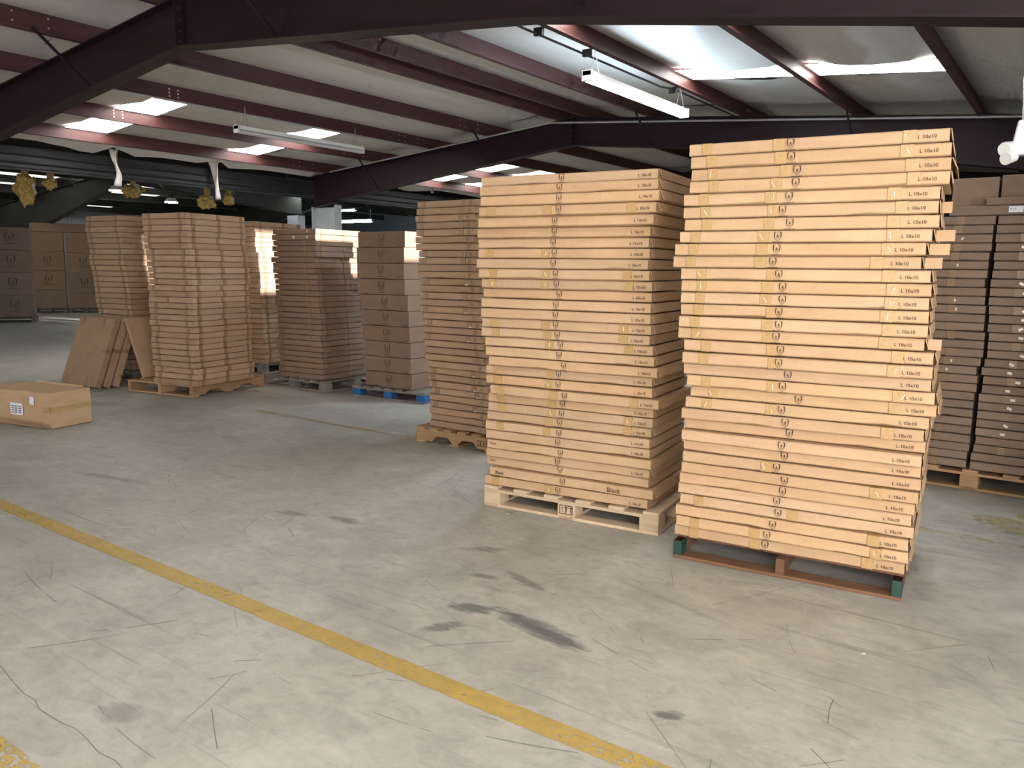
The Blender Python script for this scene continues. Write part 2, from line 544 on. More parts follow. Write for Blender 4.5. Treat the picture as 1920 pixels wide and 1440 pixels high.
# bolt holes and bolts at the purlin laps
hole = MB().tube((0, 0, 0), (0.004, 0, 0), 0.0115, 8).mesh('bolt_spot', M['white_paint'])  # white discs painted as light showing through the holes
bolt_spot = MB().tube((0, 0, 0), (0.012, 0, 0), 0.010, 6).mesh('bolt_spot', M['galv'])
for x, y in ((-10.53, 6.50), (-12.0, 6.50), (-10.53, 13.6), (-12.0, 13.6)):
    for dy in (0, 0.13):
        for dz in (0.055, 0.10, 0.145):
            link('bolt_spot', hole, ceil, (x + 0.003, y + dy, zp(x) + dz))
for x in (-13.5, -12.0, -10.53, -9.1):
    for fy in (4.73, 11.97):
        for dy in (-0.95, -0.8, -0.45, 0.5):
            for dz in (0.06, 0.15):
                link('bolt_spot', bolt_spot, ceil, (x + 0.003, fy + dy, zp(x) + dz))
for fy in (4.73, 11.97):
    for dy in (0.15, 0.25):
        link('bolt_spot', bolt_spot, ceil, (-4.43 + 0.003, fy + dy, zp(-4.43) + 0.12))

# skylights and the insulation sheets between them
SKY_Y_L = [6.50, 9.48, 15.0, 16.55]
SKY_Y_R = [0.40, 6.56, 9.46]
SKY_L = 0.66
SKY_BAYS = {(-13.5, -12.0), (-12.0, -10.53), (-4.43, -2.86), (-2.86, -1.37)}


def sheet(x0, x1, y0, y1, zf, mat, parent, sag=0.035, lift=0.0, seed=0, endsag=0.05, name='insulation_sheet', nx=6):
    ny = max(4, min(22, int((y1 - y0) / 0.25)))
    v = []; f = []
    for j in range(ny + 1):
        t = j / ny; y = y0 + (y1 - y0) * t
        for i in range(nx + 1):
            s = i / nx; x = x0 + (x1 - x0) * s
            prof = math.sin(math.pi * s)
            e = max(0, 1 - min(t, 1 - t) * (y1 - y0) / 0.5)
            z = zf(x) + lift - prof * (sag + endsag * e * (0.5 + noise.noise((x * 1.1, y0 * 3 + seed, t)))) - 0.02 * prof * noise.noise((x * 1.5 + seed, y * 0.9, 0))
            yy = y + (0.09 * e * noise.noise((x * 1.7 + seed, y0, 3)) * (1 if t > 0.5 else -1) * prof)
            v.append((x, yy, z))
    for j in range(ny):
        for i in range(nx):
            a = j * (nx + 1) + i
            f.append((a, a + 1, a + nx + 2, a + nx + 1))
    o = MB().add(v, f).build(name, mat, parent, smooth=True)
    return o


zt = lambda x: zp(x) + PD - 0.006
sk = 0
for a, b in zip(PURL, PURL[1:]):
    if (a, b) == (-7.6, -7.12): 
        sheet(a, b, Y0, Y1, zt, M['insul'], ceil, sag=0.0, endsag=0, name='insulation_sheet')
        continue
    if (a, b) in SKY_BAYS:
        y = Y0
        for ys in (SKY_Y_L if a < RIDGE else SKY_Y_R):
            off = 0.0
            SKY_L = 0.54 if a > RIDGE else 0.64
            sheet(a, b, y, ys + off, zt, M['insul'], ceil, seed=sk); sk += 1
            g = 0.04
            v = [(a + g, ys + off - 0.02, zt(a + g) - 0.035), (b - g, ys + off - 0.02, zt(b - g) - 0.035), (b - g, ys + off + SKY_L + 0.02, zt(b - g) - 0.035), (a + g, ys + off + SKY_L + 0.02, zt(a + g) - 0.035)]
            MB().add(v, [(0, 3, 2, 1)]).build('glowing_roof_panel', M['skylight'], ceil)
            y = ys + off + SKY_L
        sheet(a, b, y, Y1, zt, M['insul'], ceil, seed=sk); sk += 1
    else:
        for ya, yb in ((Y0, 4.6), (4.6, 11.9), (11.9, 19.1), (19.1, Y1)):
            sheet(a, b, ya, yb, zt, M['insul'], ceil, seed=sk, endsag=0.0); sk += 1

# ragged eave strip of insulation beside the valley
edge = [(Y0, -13.95), (5.0, -13.95), (6.2, -13.93), (6.7, -13.99), (7.15, -14.08), (7.5, -13.85), (7.9, -14.02), (8.4, -13.96), (9.2, -13.98), (9.5, -13.85), (9.85, -14.02), (10.6, -13.95), (12.1, -13.98), (13.2, -14.02), (14.0, -13.9), (15.0, -14.05), (16.0, -13.9), (19.0, -14.0), (Y1, -13.95)]
v = []; f = []
n = 120
for j in range(n + 1):
    y = Y0 + (Y1 - Y0) * j / n
    k = max(i for i in range(len(edge)) if edge[i][0] <= y + 1e-6)
    k = min(k, len(edge) - 2)
    t = (y - edge[k][0]) / (edge[k + 1][0] - edge[k][0])
    t = t * t * (3 - 2 * t)
    xe = edge[k][1] * (1 - t) + edge[k + 1][1] * t
    for s in (0, 0.35, 0.7, 1.0):
        x = -13.5 + (xe + 13.5) * s
        v.append((x, y, zt(-13.5) - 0.16 * s - (abs(xe) - 13.8) * 0.55 * s * s))
for j in range(n):
    for i in range(3):
        a = j * 4 + i
        f.append((a, a + 4, a + 5, a + 1))
MB().add(v, f).build('insulation_sheet', M['insul'], ceil, smooth=True)


# rigid frames of the red hall
def ibeam(name, lower, upper, y, mat, parent, fw=0.2):
    """web plate plus flanges; lower and upper are (x, z) lists from left to right"""
    poly = lower + upper[::-1]
    mb = MB()
    for i in range(len(lower) - 1):
        mb.prism_xz([lower[i], lower[i + 1], upper[i + 1], upper[i]], y - 0.005, y + 0.005)
    mb.build(name + '_web', mat, parent)
    for nm, line, sgn in (('bottom_flange', lower, 1), ('top_flange', upper, -1)):
        mb = MB()
        for (xa, za), (xb, zb) in zip(line, line[1:]):
            mb.prism_xz([(xa, za), (xb, zb), (xb, zb + sgn * 0.014), (xa, za + sgn * 0.014)], y - fw / 2, y + fw / 2)
        mb.build(nm, mat, parent)


def red_frame(y, label):
    r = empty('steel_frame', (0, 0, 0))
    tag(r, label, 'roof beam', 'red roof frames')
    top = lambda x: zp(x)
    xs = [-13.98, -13.2, -9.9, RIDGE, -3.3, -0.95, -0.3, 0.12]
    lo = {-13.98: 2.84, -13.2: 2.94, -9.9: 3.33, RIDGE: 3.62, -3.3: 3.225, -0.95: 2.845, -0.3: 2.735, 0.12: 2.60}
    ibeam('rafter', [(x, lo[x]) for x in xs], [(x, top(x)) for x in xs], y, M['red_steel'], r)
    # ridge splice plates and stiffeners
    MB().box(RIDGE - 0.012, RIDGE + 0.012, y - 0.1, y + 0.1, 3.62, top(RIDGE)).build('splice_plate', M['red_steel'], r)
    for dz in (0.05, 0.16, 0.28, 0.40):
        for sx in (-1, 1):
            MB().tube((RIDGE + sx * 0.012, y - 0.06, 3.63 + dz*0.85), (RIDGE + sx * 0.032, y - 0.06, 3.63 + dz*0.85), 0.014, 6).build('bolt_spot', M['dark_steel'], r)
    for xa, xb, nm in ((-13.97, -13.25, 'left'), (0.14, 0.52, 'right')):
        MB().box(xa + 0.01, xb - 0.01, y - 0.005, y + 0.005, 0, 2.8 if nm == 'left' else 3.35).build('column_web', M['grey_paint'] if nm == 'left' else M['red_steel'], r)
        for x in (xa, xb):
            h = 2.84 if nm == 'left' else 3.35
            MB().box(x - 0.007, x + 0.007, y - 0.1, y + 0.1, 0, h).build('column_flange', M['grey_paint'] if nm == 'left' else M['red_steel'], r)
        MB().box(xa - 0.03, xb + 0.03, y - 0.13, y + 0.13, 0, 0.02).build('base_plate', M['dark_steel'], r)
    MB().prism_xz([(-13.97, 2.83), (-13.25, 2.92), (-13.25, 2.905), (-13.97, 2.815)], y - 0.1, y + 0.1).build('cap_plate', M['red_steel'], r)
    # flange braces
    for px in (-12.0, -9.1, -5.95, -2.86):
        zb = 3.62 - (RIDGE - px) * 0.116 if px < RIDGE else 3.62 - (px - RIDGE) * 0.092
        for sy in (-1, 1):
            mb = MB().tube((px + 0.03, y + sy * 0.62, zp(px) + 0.03), (px + 0.03, y + sy * 0.05, zb + 0.03), 0.016, 4)
            mb.build('flange_brace', M['red_steel'], r)
    return r


red_frame(4.73, 'near dark red roof frame spanning the top of the photo')
red_frame(11.97, 'second dark red roof frame, just above the tall carton stacks')
red_frame(19.2, 'far dark red roof frame seen past the middle stacks')

# walls
wr = MB()  # unseen openings placed to let the sunbeams onto stacks and far floor
wr.box(0.55, 0.65, 5.2, 27.0, 0, 2.60)
wr.box(0.55, 0.65, 5.2, 27.0, 3.50, 3.9)
wr.box(0.55, 0.65, 5.2, 7.75, 2.60, 3.5)
wr.box(0.55, 0.65, 9.95, 14.0, 2.60, 3.5)
wr.box(0.55, 0.65, 15.0, 27.0, 2.60, 3.5)
tag(wr.build('wall_right', M['dim_wall']), 'grey side wall with high openings shaped for the sun', kind='structure')
wf = MB()
wf.box(-14.0, -11.1, -1.75, -1.6, 0, 3.6); wf.box(-7.9, -0.8, -1.75, -1.6, 0, 4.0); wf.box(4.0, 4.7, -1.75, -1.6, 0, 3.6); wf.box(-0.8, 4.0, -1.75, -1.6, 3.3, 3.6); wf.box(4.7, 7.5, -1.75, -1.6, 3.1, 3.6); wf.box(7.3, 7.5, -1.75, -1.6, 0, 3.1); wf.box(-11.1, -7.9, -1.75, -1.6, 3.0, 4.0)  # left and right openings added for the fill lights
tag(wf.build('wall_front', M['dim_wall']), 'front wall with a dock door and two added openings', kind='structure')
ws = MB()
ws.box(7.4, 7.5, -1.6, 5.2, 0, 3.64); ws.box(0.65, 7.5, 5.2, 5.3, 0, 3.7)
tag(ws.build('wall_side', M['dim_wall']), 'side wall of the near bay', kind='structure')
tag(MB().box(0.78, 7.5, -1.6, 5.3, 3.66, 3.74).build('ceiling_side', M['insul']), 'side bay ceiling', kind='structure')
tag(MB().box(-31, 0.7, 27.0, 27.15, 0, 5.2).build('wall_back', M['dim_wall']), 'dim back wall far behind the stacks', kind='structure')

# ------------------------------------------------------------------ far hall beyond the valley
OR = -21.8


def zo(x): return 4.12 - 0.09 * abs(x - OR)


oc = MB().prism_xz([(-30.6, zo(-30.6) + 0.27), (OR, zo(OR) + 0.27), (-14.5, zo(-14.5) + 0.27), (-14.5, zo(-14.5) + 0.32), (OR, zo(OR) + 0.32), (-30.6, zo(-30.6) + 0.32)], 3.0, 27.0)
oc = oc.build('ceiling_far', M['roof'])
tag(oc, 'roof of the far hall', kind='structure')
OP = [-15.3, -16.8, -18.3, -19.8, -21.3, -22.3, -23.8, -25.3, -26.8, -28.3, -29.8]
po = purlin_mesh(3.0, 27.0, 0.22, True, M['olive_steel'])
for x in OP: link('purlin', po, oc, (x, 0, zo(x)))
zto = lambda x: zo(x) + 0.235
for i, (a, b) in enumerate(zip(OP[1:], OP)):
    if i == 4: continue
    sheet(a, b, 3.0, 27.0, zto, M['insul_white'], oc, seed=50 + i, sag=0.05, endsag=0.0)
for xa, xb in ((-24.95, -24.2), (-26.4, -25.7), (-29.4, -28.7)):  # added glowing strips, not real skylights, to brighten the far hall
    for ya, yb in ((5.0, 8.2), (8.4, 11.6), (12.4, 15.6)):
        v = [(xa, ya, zto(xa) - 0.09), (xb, ya, zto(xb) - 0.09), (xb, yb, zto(xb) - 0.09), (xa, yb, zto(xa) - 0.09)]
        MB().add(v, [(0, 3, 2, 1)]).build('glowing_roof_panel', M['facing_glow'], oc)


def olive_frame(y, label):
    r = empty('steel_frame')
    tag(r, label, 'roof beam', 'olive roof frames')
    xs = [-30.0, -28.4, -26.4, OR, -19.3, -15.6, -14.46]
    lo = {-30.0: 1.6, -28.4: 2.1, -26.4: 2.72, OR: 3.74, -19.3: 3.40, -15.6: 2.82, -14.46: 2.68}
    ibeam('rafter', [(x, lo[x]) for x in xs], [(x, zo(x)) for x in xs], y, M['olive_steel'], r)
    MB().box(-14.84, -14.47, y - 0.1, y + 0.1, 0, 2.66).build('column', M['grey_paint'], r, bevel=0.004)
    MB().box(-29.9, -29.2, y - 0.1, y + 0.1, 0, 2.6).build('column', M['olive_steel'], r, bevel=0.004)
    for px in (-16.8, -19.8, -23.8):
        for sy in (-1, 1):
            MB().tube((px, y + sy * 0.6, zo(px) + 0.02), (px, y + sy * 0.05, zo(px) - 0.45), 0.014, 4).build('flange_brace', M['galv'], r)


olive_frame(12.0, 'olive grey roof frame in the far hall above the sunlit cartons')
olive_frame(19.3, 'dim olive roof frame deep inside the far hall')

# valley gutter between the halls
vg = MB().box(-14.42, -14.06, Y0, 26.98, 3.06, 3.38).build('valley_gutter', M['dark_steel'])
tag(vg, 'dark steel valley beam between the two roofs', 'roof beam')
for z in (3.02, 3.14, 3.26):
    MB().tube((-14.03, Y0, z), (-14.03, 26.98, z), 0.016, 8).build('pipe', M['dark_steel'], vg)

wl = MB().box(-30.5, -30.35, 3.0, 27.0, 0, 3.7).build('wall_left', M['wall'])
tag(wl, 'pale blue grey metal wall at the end of the far hall', kind='structure')
wp = MB().box(0, 0.03, 0, 0.985, 0, 3.55).box(0.03, 0.055, 0.1, 0.16, 0, 3.55).box(0.03, 0.055, 0.55, 0.61, 0, 3.55).mesh('wall_panel', M['wall'])
for i in range(14): link('wall_panel', wp, wl, (-30.35, 9.5 + i, 0.0))
tag(MB().box(-30.5, -25.6, 2.9, 3.0, 0, 4.2).box(-19.4, -14.5, 2.9, 3.0, 0, 4.2).box(-25.6, -19.4, 2.9, 3.0, 3.35, 4.3).build('wall_far_front', M['dim_wall']), 'front wall of the far hall with an added opening', kind='structure')  # opening added for the far fill light


# hanging torn insulation
def hanging_strip(loc, length, width, label, mat, seed, taper=0.35):
    v = []; f = []
    n = 12
    for j in range(n + 1):
        t = j / n
        w = width * (1 - (1 - taper) * t) * (0.85 + 0.35 * noise.noise((seed, t * 3, 0)))
        cx = 0.05 * noise.noise((seed + 5, t * 2, 0)) * t; cy = 0.10 * noise.noise((seed + 9, t * 1.5, 1))
        for i in range(5):
            s = i / 4 - 0.5
            v.append((cx + w * s * 0.7, cy + 0.05 * math.cos(s * 5 + t * 3) + w * s * 0.6, -length * t))
    for j in range(n):
        for i in range(4):
            a = j * 5 + i
            f.append((a, a + 1, a + 6, a + 5))
    o = MB().add(v, f).build('torn_insulation', mat, None, loc, smooth=True)
    md = o.modifiers.new('thick', 'SOLIDIFY'); md.thickness = 0.02
    tag(o, label, 'insulation', 'torn roof insulation')
    return o


hanging_strip((-13.88, 7.52, 3.50), 0.62, 0.22, 'torn grey insulation strip hanging over the leftmost stacks', M['insul'], 1.3)
hanging_strip((-13.88, 9.46, 3.52), 0.72, 0.24, 'torn grey insulation strip hanging right of the first torn strip', M['insul'], 4.1)
hanging_strip((-13.88, 15.7, 3.82), 0.40, 0.16, 'small pointed white scrap hanging above the narrow stack', M['insul_white'], 7.7, 0.08)


def clump(loc, r, label, seed, stretch=(1, 1, 1.4), drips=3):
    bm = bmesh.new()
    bmesh.ops.create_icosphere(bm, subdivisions=4, radius=1.0)
    for vtx in bm.verts:
        p = vtx.co.copy()
        d = 1 + 0.55 * noise.fractal(p * 1.7 + Vector((seed, 0, 0)), 1.0, 2.0, 4) + 0.2 * noise.noise(p * 6 + Vector((0, seed, 0)))
        q = p * d * r
        q = Vector((q.x * stretch[0], q.y * stretch[1], q.z * stretch[2]))
        if p.z < -0.1: q.z += -0.5 * r * max(0, noise.noise(Vector((p.x * 2.6 + seed, p.y * 2.6, 1)))) * 3.0 * (-p.z)
        vtx.co = q
    me = bpy.data.meshes.new('fibre_clump'); bm.to_mesh(me); bm.free()
    me.materials.append(M['fibre'])
    o = link('fibre_clump', me, None, loc)
    for p in me.polygons: p.use_smooth = True
    tag(o, label, 'insulation', 'torn roof insulation')
    tp = zo(loc[0]) + 0.2 - loc[2]
    MB().add([(-0.05, -0.03, r * 0.5), (0.05, 0.03, r * 0.5), (0.09, 0.05, tp), (-0.09, -0.05, tp), (-0.06, 0.0, r * 0.5), (0.04, 0.05, r * 0.5), (0.08, 0.07, tp), (-0.1, -0.02, tp)], [(0, 1, 2, 3), (7, 6, 5, 4), (0, 3, 7, 4), (1, 5, 6, 2)]).build('hanging_strand', M['fibre'], o)
    sc = MB().add([(r * 0.3, -r * 0.2, r * 0.9), (r * 0.9, r * 0.5, r * 0.95), (r * 1.05, r * 0.6, -r * 0.9), (r * 0.75, r * 0.35, -r * 0.2), (r * 0.5, r * 0.1, -r * 1.3)], [(0, 1, 2, 3), (0, 3, 4)]).build('facing_scrap', M['insul_white'], o)
    md = sc.modifiers.new('thick', 'SOLIDIFY'); md.thickness = 0.008
    return o


clump((-16.5, 7.15, 2.95), 0.17, 'large yellow fibreglass clump dangling at the far left', 2.0, (1, 1, 1.5))
clump((-16.5, 7.60, 3.08), 0.10, 'smaller yellow fibreglass tuft beside the large far left clump', 5.0, (1, 1.4, 0.8))
clump((-18.0, 10.1, 3.22), 0.14, 'yellow fibreglass tuft next to the bright high bay lamp', 8.0, (1, 1.7, 0.8))
clump((-16.0, 10.66, 2.92), 0.13, 'yellow fibreglass tuft above the stack with the tan pallet', 11.0, (1, 1.4, 1.0))
clump((-16.0, 11.2, 3.02), 0.10, 'little yellow fibreglass wisp right of the other tufts', 14.0, (1, 1.2, 1.1))


# ------------------------------------------------------------------ lamps
def tube_lamp(x, y0, y1, z, lit, label, top, axis='Y', hang=True):
    r = empty('tube_light', (x, y0, z))
    tag(r, label, 'light fixture')
    ln = y1 - y0
    def P(a, t, h): return (a, t, h) if axis == 'Y' else (t, a, h)
    def bx(mb, a0, a1, t0, t1, h0, h1):
        p = P(a0, t0, h0); q = P(a1, t1, h1)
        return mb.box(min(p[0], q[0]), max(p[0], q[0]), min(p[1], q[1]), max(p[1], q[1]), h0, h1)
    mb = MB(); bx(mb, -0.055, 0.055, 0, ln, 0.03, 0.085); mb.build('housing', M['white_paint'], r, bevel=0.006)
    for t in (0.0, ln):
        mb = MB(); d = 0.03 if t == 0 else -0.03
        bx(mb, -0.062, 0.062, min(t, t + d), max(t, t + d), -0.02, 0.09); mb.build('end_cap', M['white_plastic'], r, bevel=0.004)
    for a in (-0.032, 0.032):
        MB().tube(P(a, 0.04, 0.0), P(a, ln - 0.04, 0.0), 0.019, 12).build('tube', M['tube_lit'] if lit else M['tube_off'], r, smooth=False)
    if hang:
        for t in (0.16, ln - 0.16):
            h = top - z
            for a in (-0.05, 0.05):
                MB().tube(P(a, t, 0.085), P(0, t, h), 0.004, 5).build('hanging_wire', M['wire'], r)
    return r


tube_lamp(-4.40, 7.37, 9.81, 3.48, True, 'lit fluorescent tube fixture hanging above the tall stacks', 3.80)
tube_lamp(-10.07, 7.22, 9.66, 3.43, False, 'unlit tube fixture hanging from the left roof slope', 3.80)
tube_lamp(-22.9, 20.0, 21.7, 3.50, True, 'upper glowing tube light in the dark gap beside the grey column', 4.15, 'X')
tube_lamp(-22.9, 20.6, 22.5, 3.14, True, 'lower glowing tube light in the dark gap beside the grey column', 4.3, 'X')


def high_bay(loc, r, label, top):
    e = empty('high_bay_lamp', loc)
    tag(e, label, 'light fixture', 'high bay lamps in the far hall')
    MB().tube((0, 0, 0), (0, 0, 0.10), r, 20, r2=r * 0.6).build('reflector', M['white_paint'], e)
    MB().tube((0, 0, -0.02), (0, 0, 0.0), r * 0.92, 20).build('lens', M['bay_lit'], e)
    MB().tube((0, 0, 0.10), (0, 0, 0.2), r * 0.35, 12).build('driver_housing', M['dark_steel'], e)
    MB().tube((0, 0, 0.2), (0, 0, top - loc[2]), 0.006, 5).build('hanging_wire', M['wire'], e)


high_bay((-19.83, 10.69, 3.35), 0.17, 'bright round high bay lamp left of the yellow tuft', 3.96)
high_bay((-19.83, 12.15, 3.17), 0.17, 'bright round high bay lamp above the leaning cartons stack', 3.96)
high_bay((-14.62, 11.75, 3.19), 0.10, 'small bright lamp at the head of the grey column', 3.6)

# conduits
cd = MB()
y = 11.80
cd.path([(-13.3, y, zp(-13.3) - 0.02), (-7.75, y, zp(-7.75) - 0.03), (-7.3, y, zp(-7.36) - 0.10), (0.2, y, zp(0.2) - 0.03)], 0.017)
tag(cd.build('conduit', M['galv']), 'thin grey conduit along the top of the second roof frame', 'conduit')
cd = MB().path([(-4.50, 5.0, zp(-4.43) - 0.055), (-4.50, 9.3, zp(-4.43) - 0.045), (-4.47, 9.6, zp(-4.43) - 0.02), (-4.47, 11.8, zp(-4.43) - 0.02)], 0.012)
cd = cd.build('conduit', M['dark_steel'])
tag(cd, 'dark conduit running beside the purlin over the lit tube fixture', 'conduit')
for yy in (6.6, 7.5, 9.6): MB().box(-4.525, -4.43, yy - 0.02, yy + 0.02, zp(-4.43) - 0.07, zp(-4.43) + 0.0).build('clamp', M['dark_steel'], cd)
cd = MB().path([(-10.44, 4.9, zp(-10.53) - 0.02), (-10.44, 11.7, zp(-10.53) - 0.02)], 0.015)
tag(cd.build('conduit', M['galv']), 'pale conduit along the purlin above the unlit fixture', 'conduit')

# emergency lamp on the near right column
em = empty('emergency_light', (-0.395, 4.60, 2.15))
tag(em, 'white twin head emergency light with flexible conduit at the right edge', 'light fixture')
MB().prism_xz([(0.015, -0.04), (0.11, -0.04), (0.11, 0.12), (0.04, 0.12)], -0.03, 0.06).build('body', M['white_plastic'], em, bevel=0.006)
MB().tube((0.0, -0.05, -0.015), (0.03, 0.0, 0.0), 0.036, 14, r2=0.028).build('lamp_head', M['white_plastic'], em)
MB().tube((-0.004, -0.057, -0.018), (0.0, -0.05, -0.015), 0.033, 14).build('lamp_lens', M['lens'], em)
MB().tube((0.004, -0.05, -0.058), (0.034, 0.0, -0.045), 0.03, 14, r2=0.024).build('lamp_head', M['white_plastic'], em)
MB().path([(0.062, 0.02, 0.11), (0.058, 0.02, 0.2), (0.05, 0.02, 0.3), (0.052, 0.02, 0.40), (0.075, 0.02, 0.47)], 0.010, 8).build('flexible_conduit', M['galv'], em)
MB().box(0.055, 0.16, 0.0, 0.05, 0.455, 0.60).build('junction_box', M['white_plastic'], em, bevel=0.006)


# ------------------------------------------------------------------ printing
def text_mesh(txt, size, mat, extrude=0.0):
    key = ('text', txt, size, mat.name)
    if key in _cache: return _cache[key]
    cu = bpy.data.curves.new('print', 'FONT')
    cu.body = txt; cu.size = size; cu.resolution_u = 2
    cu.align_x = 'CENTER'; cu.align_y = 'CENTER'
    cu.extrude = 0.0002
    ob = bpy.data.objects.new('print_tmp', cu)
    COL.objects.link(ob)
    dg = bpy.context.evaluated_depsgraph_get()
    me = bpy.data.meshes.new_from_object(ob.evaluated_get(dg))
    bpy.data.objects.remove(ob, do_unlink=True)
    me.name = 'print'
    me.materials.clear(); me.materials.append(mat)
    _cache[key] = me
    return me


def shield_mesh(h, mat):
    """line shield with heavy upper corners, a small letter A and an underline; lies in x-y, faces +z"""
    key = ('shield', h, mat.name)
    if key in _cache: return _cache[key]
    mb = MB()
    w = 0.40
    out = [(-w, 0.46), (-0.12, 0.50), (0.12, 0.50), (w, 0.46), (w * 1.02, 0.05), (w * 0.82, -0.22), (0.36 * w, -0.42), (0, -0.52), (-0.36 * w, -0.42), (-w * 0.82, -0.22), (-w * 1.02, 0.05)]
    th = [0.12, 0.03, 0.03, 0.12, 0.10, 0.045, 0.045, 0.05, 0.045, 0.045, 0.10]
    n = len(out)
    v = []
    for (x, y), t in zip(out, th):
        d = math.hypot(x, y) or 1
        v += [(x * h, y * h, 0), ((x - x / d * t * 1.1) * h, (y - y / d * t * 0.8) * h, 0)]
    mb.add(v, [(2 * i, 2 * ((i + 1) % n), 2 * ((i + 1) % n) + 1, 2 * i + 1) for i in range(n) if i != 1])
    for a, b in (((-0.10, -0.14), (0.0, 0.20)), ((0.10, -0.14), (0.0, 0.20)), ((-0.06, -0.03), (0.06, -0.03)), ((-0.12, -0.22), (0.12, -0.22)), ((-0.55, -0.64), (0.55, -0.64))):
        dx, dy = b[0] - a[0], b[1] - a[1]; l = math.hypot(dx, dy); k = 0.028
        nx, ny = -dy / l * k, dx / l * k
        mb.add([((a[0] + nx) * h, (a[1] + ny) * h, 0), ((a[0] - nx) * h, (a[1] - ny) * h, 0), ((b[0] - nx) * h, (b[1] - ny) * h, 0), ((b[0] + nx) * h, (b[1] + ny) * h, 0)], [(0, 1, 2, 3)])
    me = mb.mesh('shield_print', mat)
    _cache[key] = me
    return me


FRONT = (math.pi / 2, 0, 0)                    # turns x-y prints to face -y
RIGHT = (math.pi / 2, 0, math.pi / 2)          # faces +x


# ------------------------------------------------------------------ cartons
def carton_mesh(w, d, h, mat, var, rough=1.0):
    key = ('carton', w, d, h, mat.name, var)
    if key in _cache: return _cache[key]
    rs = random.Random(var * 77 + int(w * 100))
    ns = 12
    r = min(0.005, h * 0.1)
    sd = rs.random() * 50
    v = []; f = []
    a, hz = d / 2, h
    sec = [(-a + r, 0), (-a, r), (-a, hz * 0.5), (-a, hz - r), (-a + r, hz), (0, hz), (a - r, hz), (a, hz - r), (a, hz * 0.5), (a, r), (a - r, 0), (a - 0.035, -0.0054), (-a + 0.035, -0.0054)]
    k = len(sec)
    dent = rs.random()
    dpos = rs.uniform(-0.4, 0.4) * w
    for i in range(ns + 1):
        x = -w / 2 + w * i / ns
        fb = noise.noise((x * 3 + sd, 1, 0)) * 0.0035 * rough
        ft = noise.noise((x * 3 + sd, 5, 0)) * 0.0020 * rough
        fy = noise.noise((x * 2 + sd, 9, 0)) * 0.0040 * rough
        dn = math.exp(-((x - dpos) / 0.07) ** 2) * (0.006 if dent > 0.7 else 0) * rough
        edge = 0.0025 * rough * (abs(x) / (w / 2)) ** 8
        for j, (y, z) in enumerate(sec):
            yy, zz, xx = y, z, x
            if j in (0, 1): zz += max(fb, -0.001) + dn; yy += fy * (1 if y < 0 else -1)
            if j in (3, 4): zz += min(ft, 0.0005); yy += fy
            if j == 2: yy += fy * 0.6 + 0.001
            if j in (7, 8, 9): yy -= abs(fy)
            yy -= math.copysign(edge, yy) if abs(yy) > 1e-4 else 0
            if i in (0, ns) and j >= 11: zz = 0.0
            if i in (0, ns): xx += math.copysign(1, -x) * abs(noise.noise((j * 1.3, sd, i)) * 0.004) * rough
            v.append((xx, yy, zz))
    for i in range(ns):
        for j in range(k):
            p = i * k + j; q = i * k + (j + 1) % k
            f.append((p, p + k, q + k, q))
    f.append(tuple(range(k - 1, -1, -1))); f.append(tuple(range(ns * k, ns * k + k)))
    me = MB().add(v, f).mesh('carton', mat)
    _cache[key] = me
    return me


def tape_mesh(w, h, top, mat):
    key = ('tape', w, round(h, 3), round(top, 3), mat.name)
    if key in _cache: return _cache[key]
    t = 0.0012
    mb = MB().box(-w / 2, w / 2, -t, 0.004, 0, h)
    mb.box(-w / 2, w / 2, -t, top, h - 0.0005, h + t * 0.5)
    me = mb.mesh('tape_strip', mat)
    _cache[key] = me
    return me


def flap_mesh(d, h, mat, tp):
    """end flap hinged along the top edge, narrower at the bottom"""
    key = ('flap', d, round(h, 3), mat.name, tp)
    if key in _cache: return _cache[key]
    t = 0.004
    a = d / 2 - 0.012; b = d / 2 - tp
    v = [(0, -a, 0), (0, a, 0), (0, b, -h), (0, -b, -h), (t, -a, 0), (t, a, 0), (t, b, -h), (t, -b, -h)]
    me = MB().add(v, [(0, 1, 2, 3), (4, 7, 6, 5), (0, 4, 5, 1), (1, 5, 6, 2), (2, 6, 7, 3), (3, 7, 4, 0)]).mesh('end_flap', mat)
    _cache[key] = me
    return me


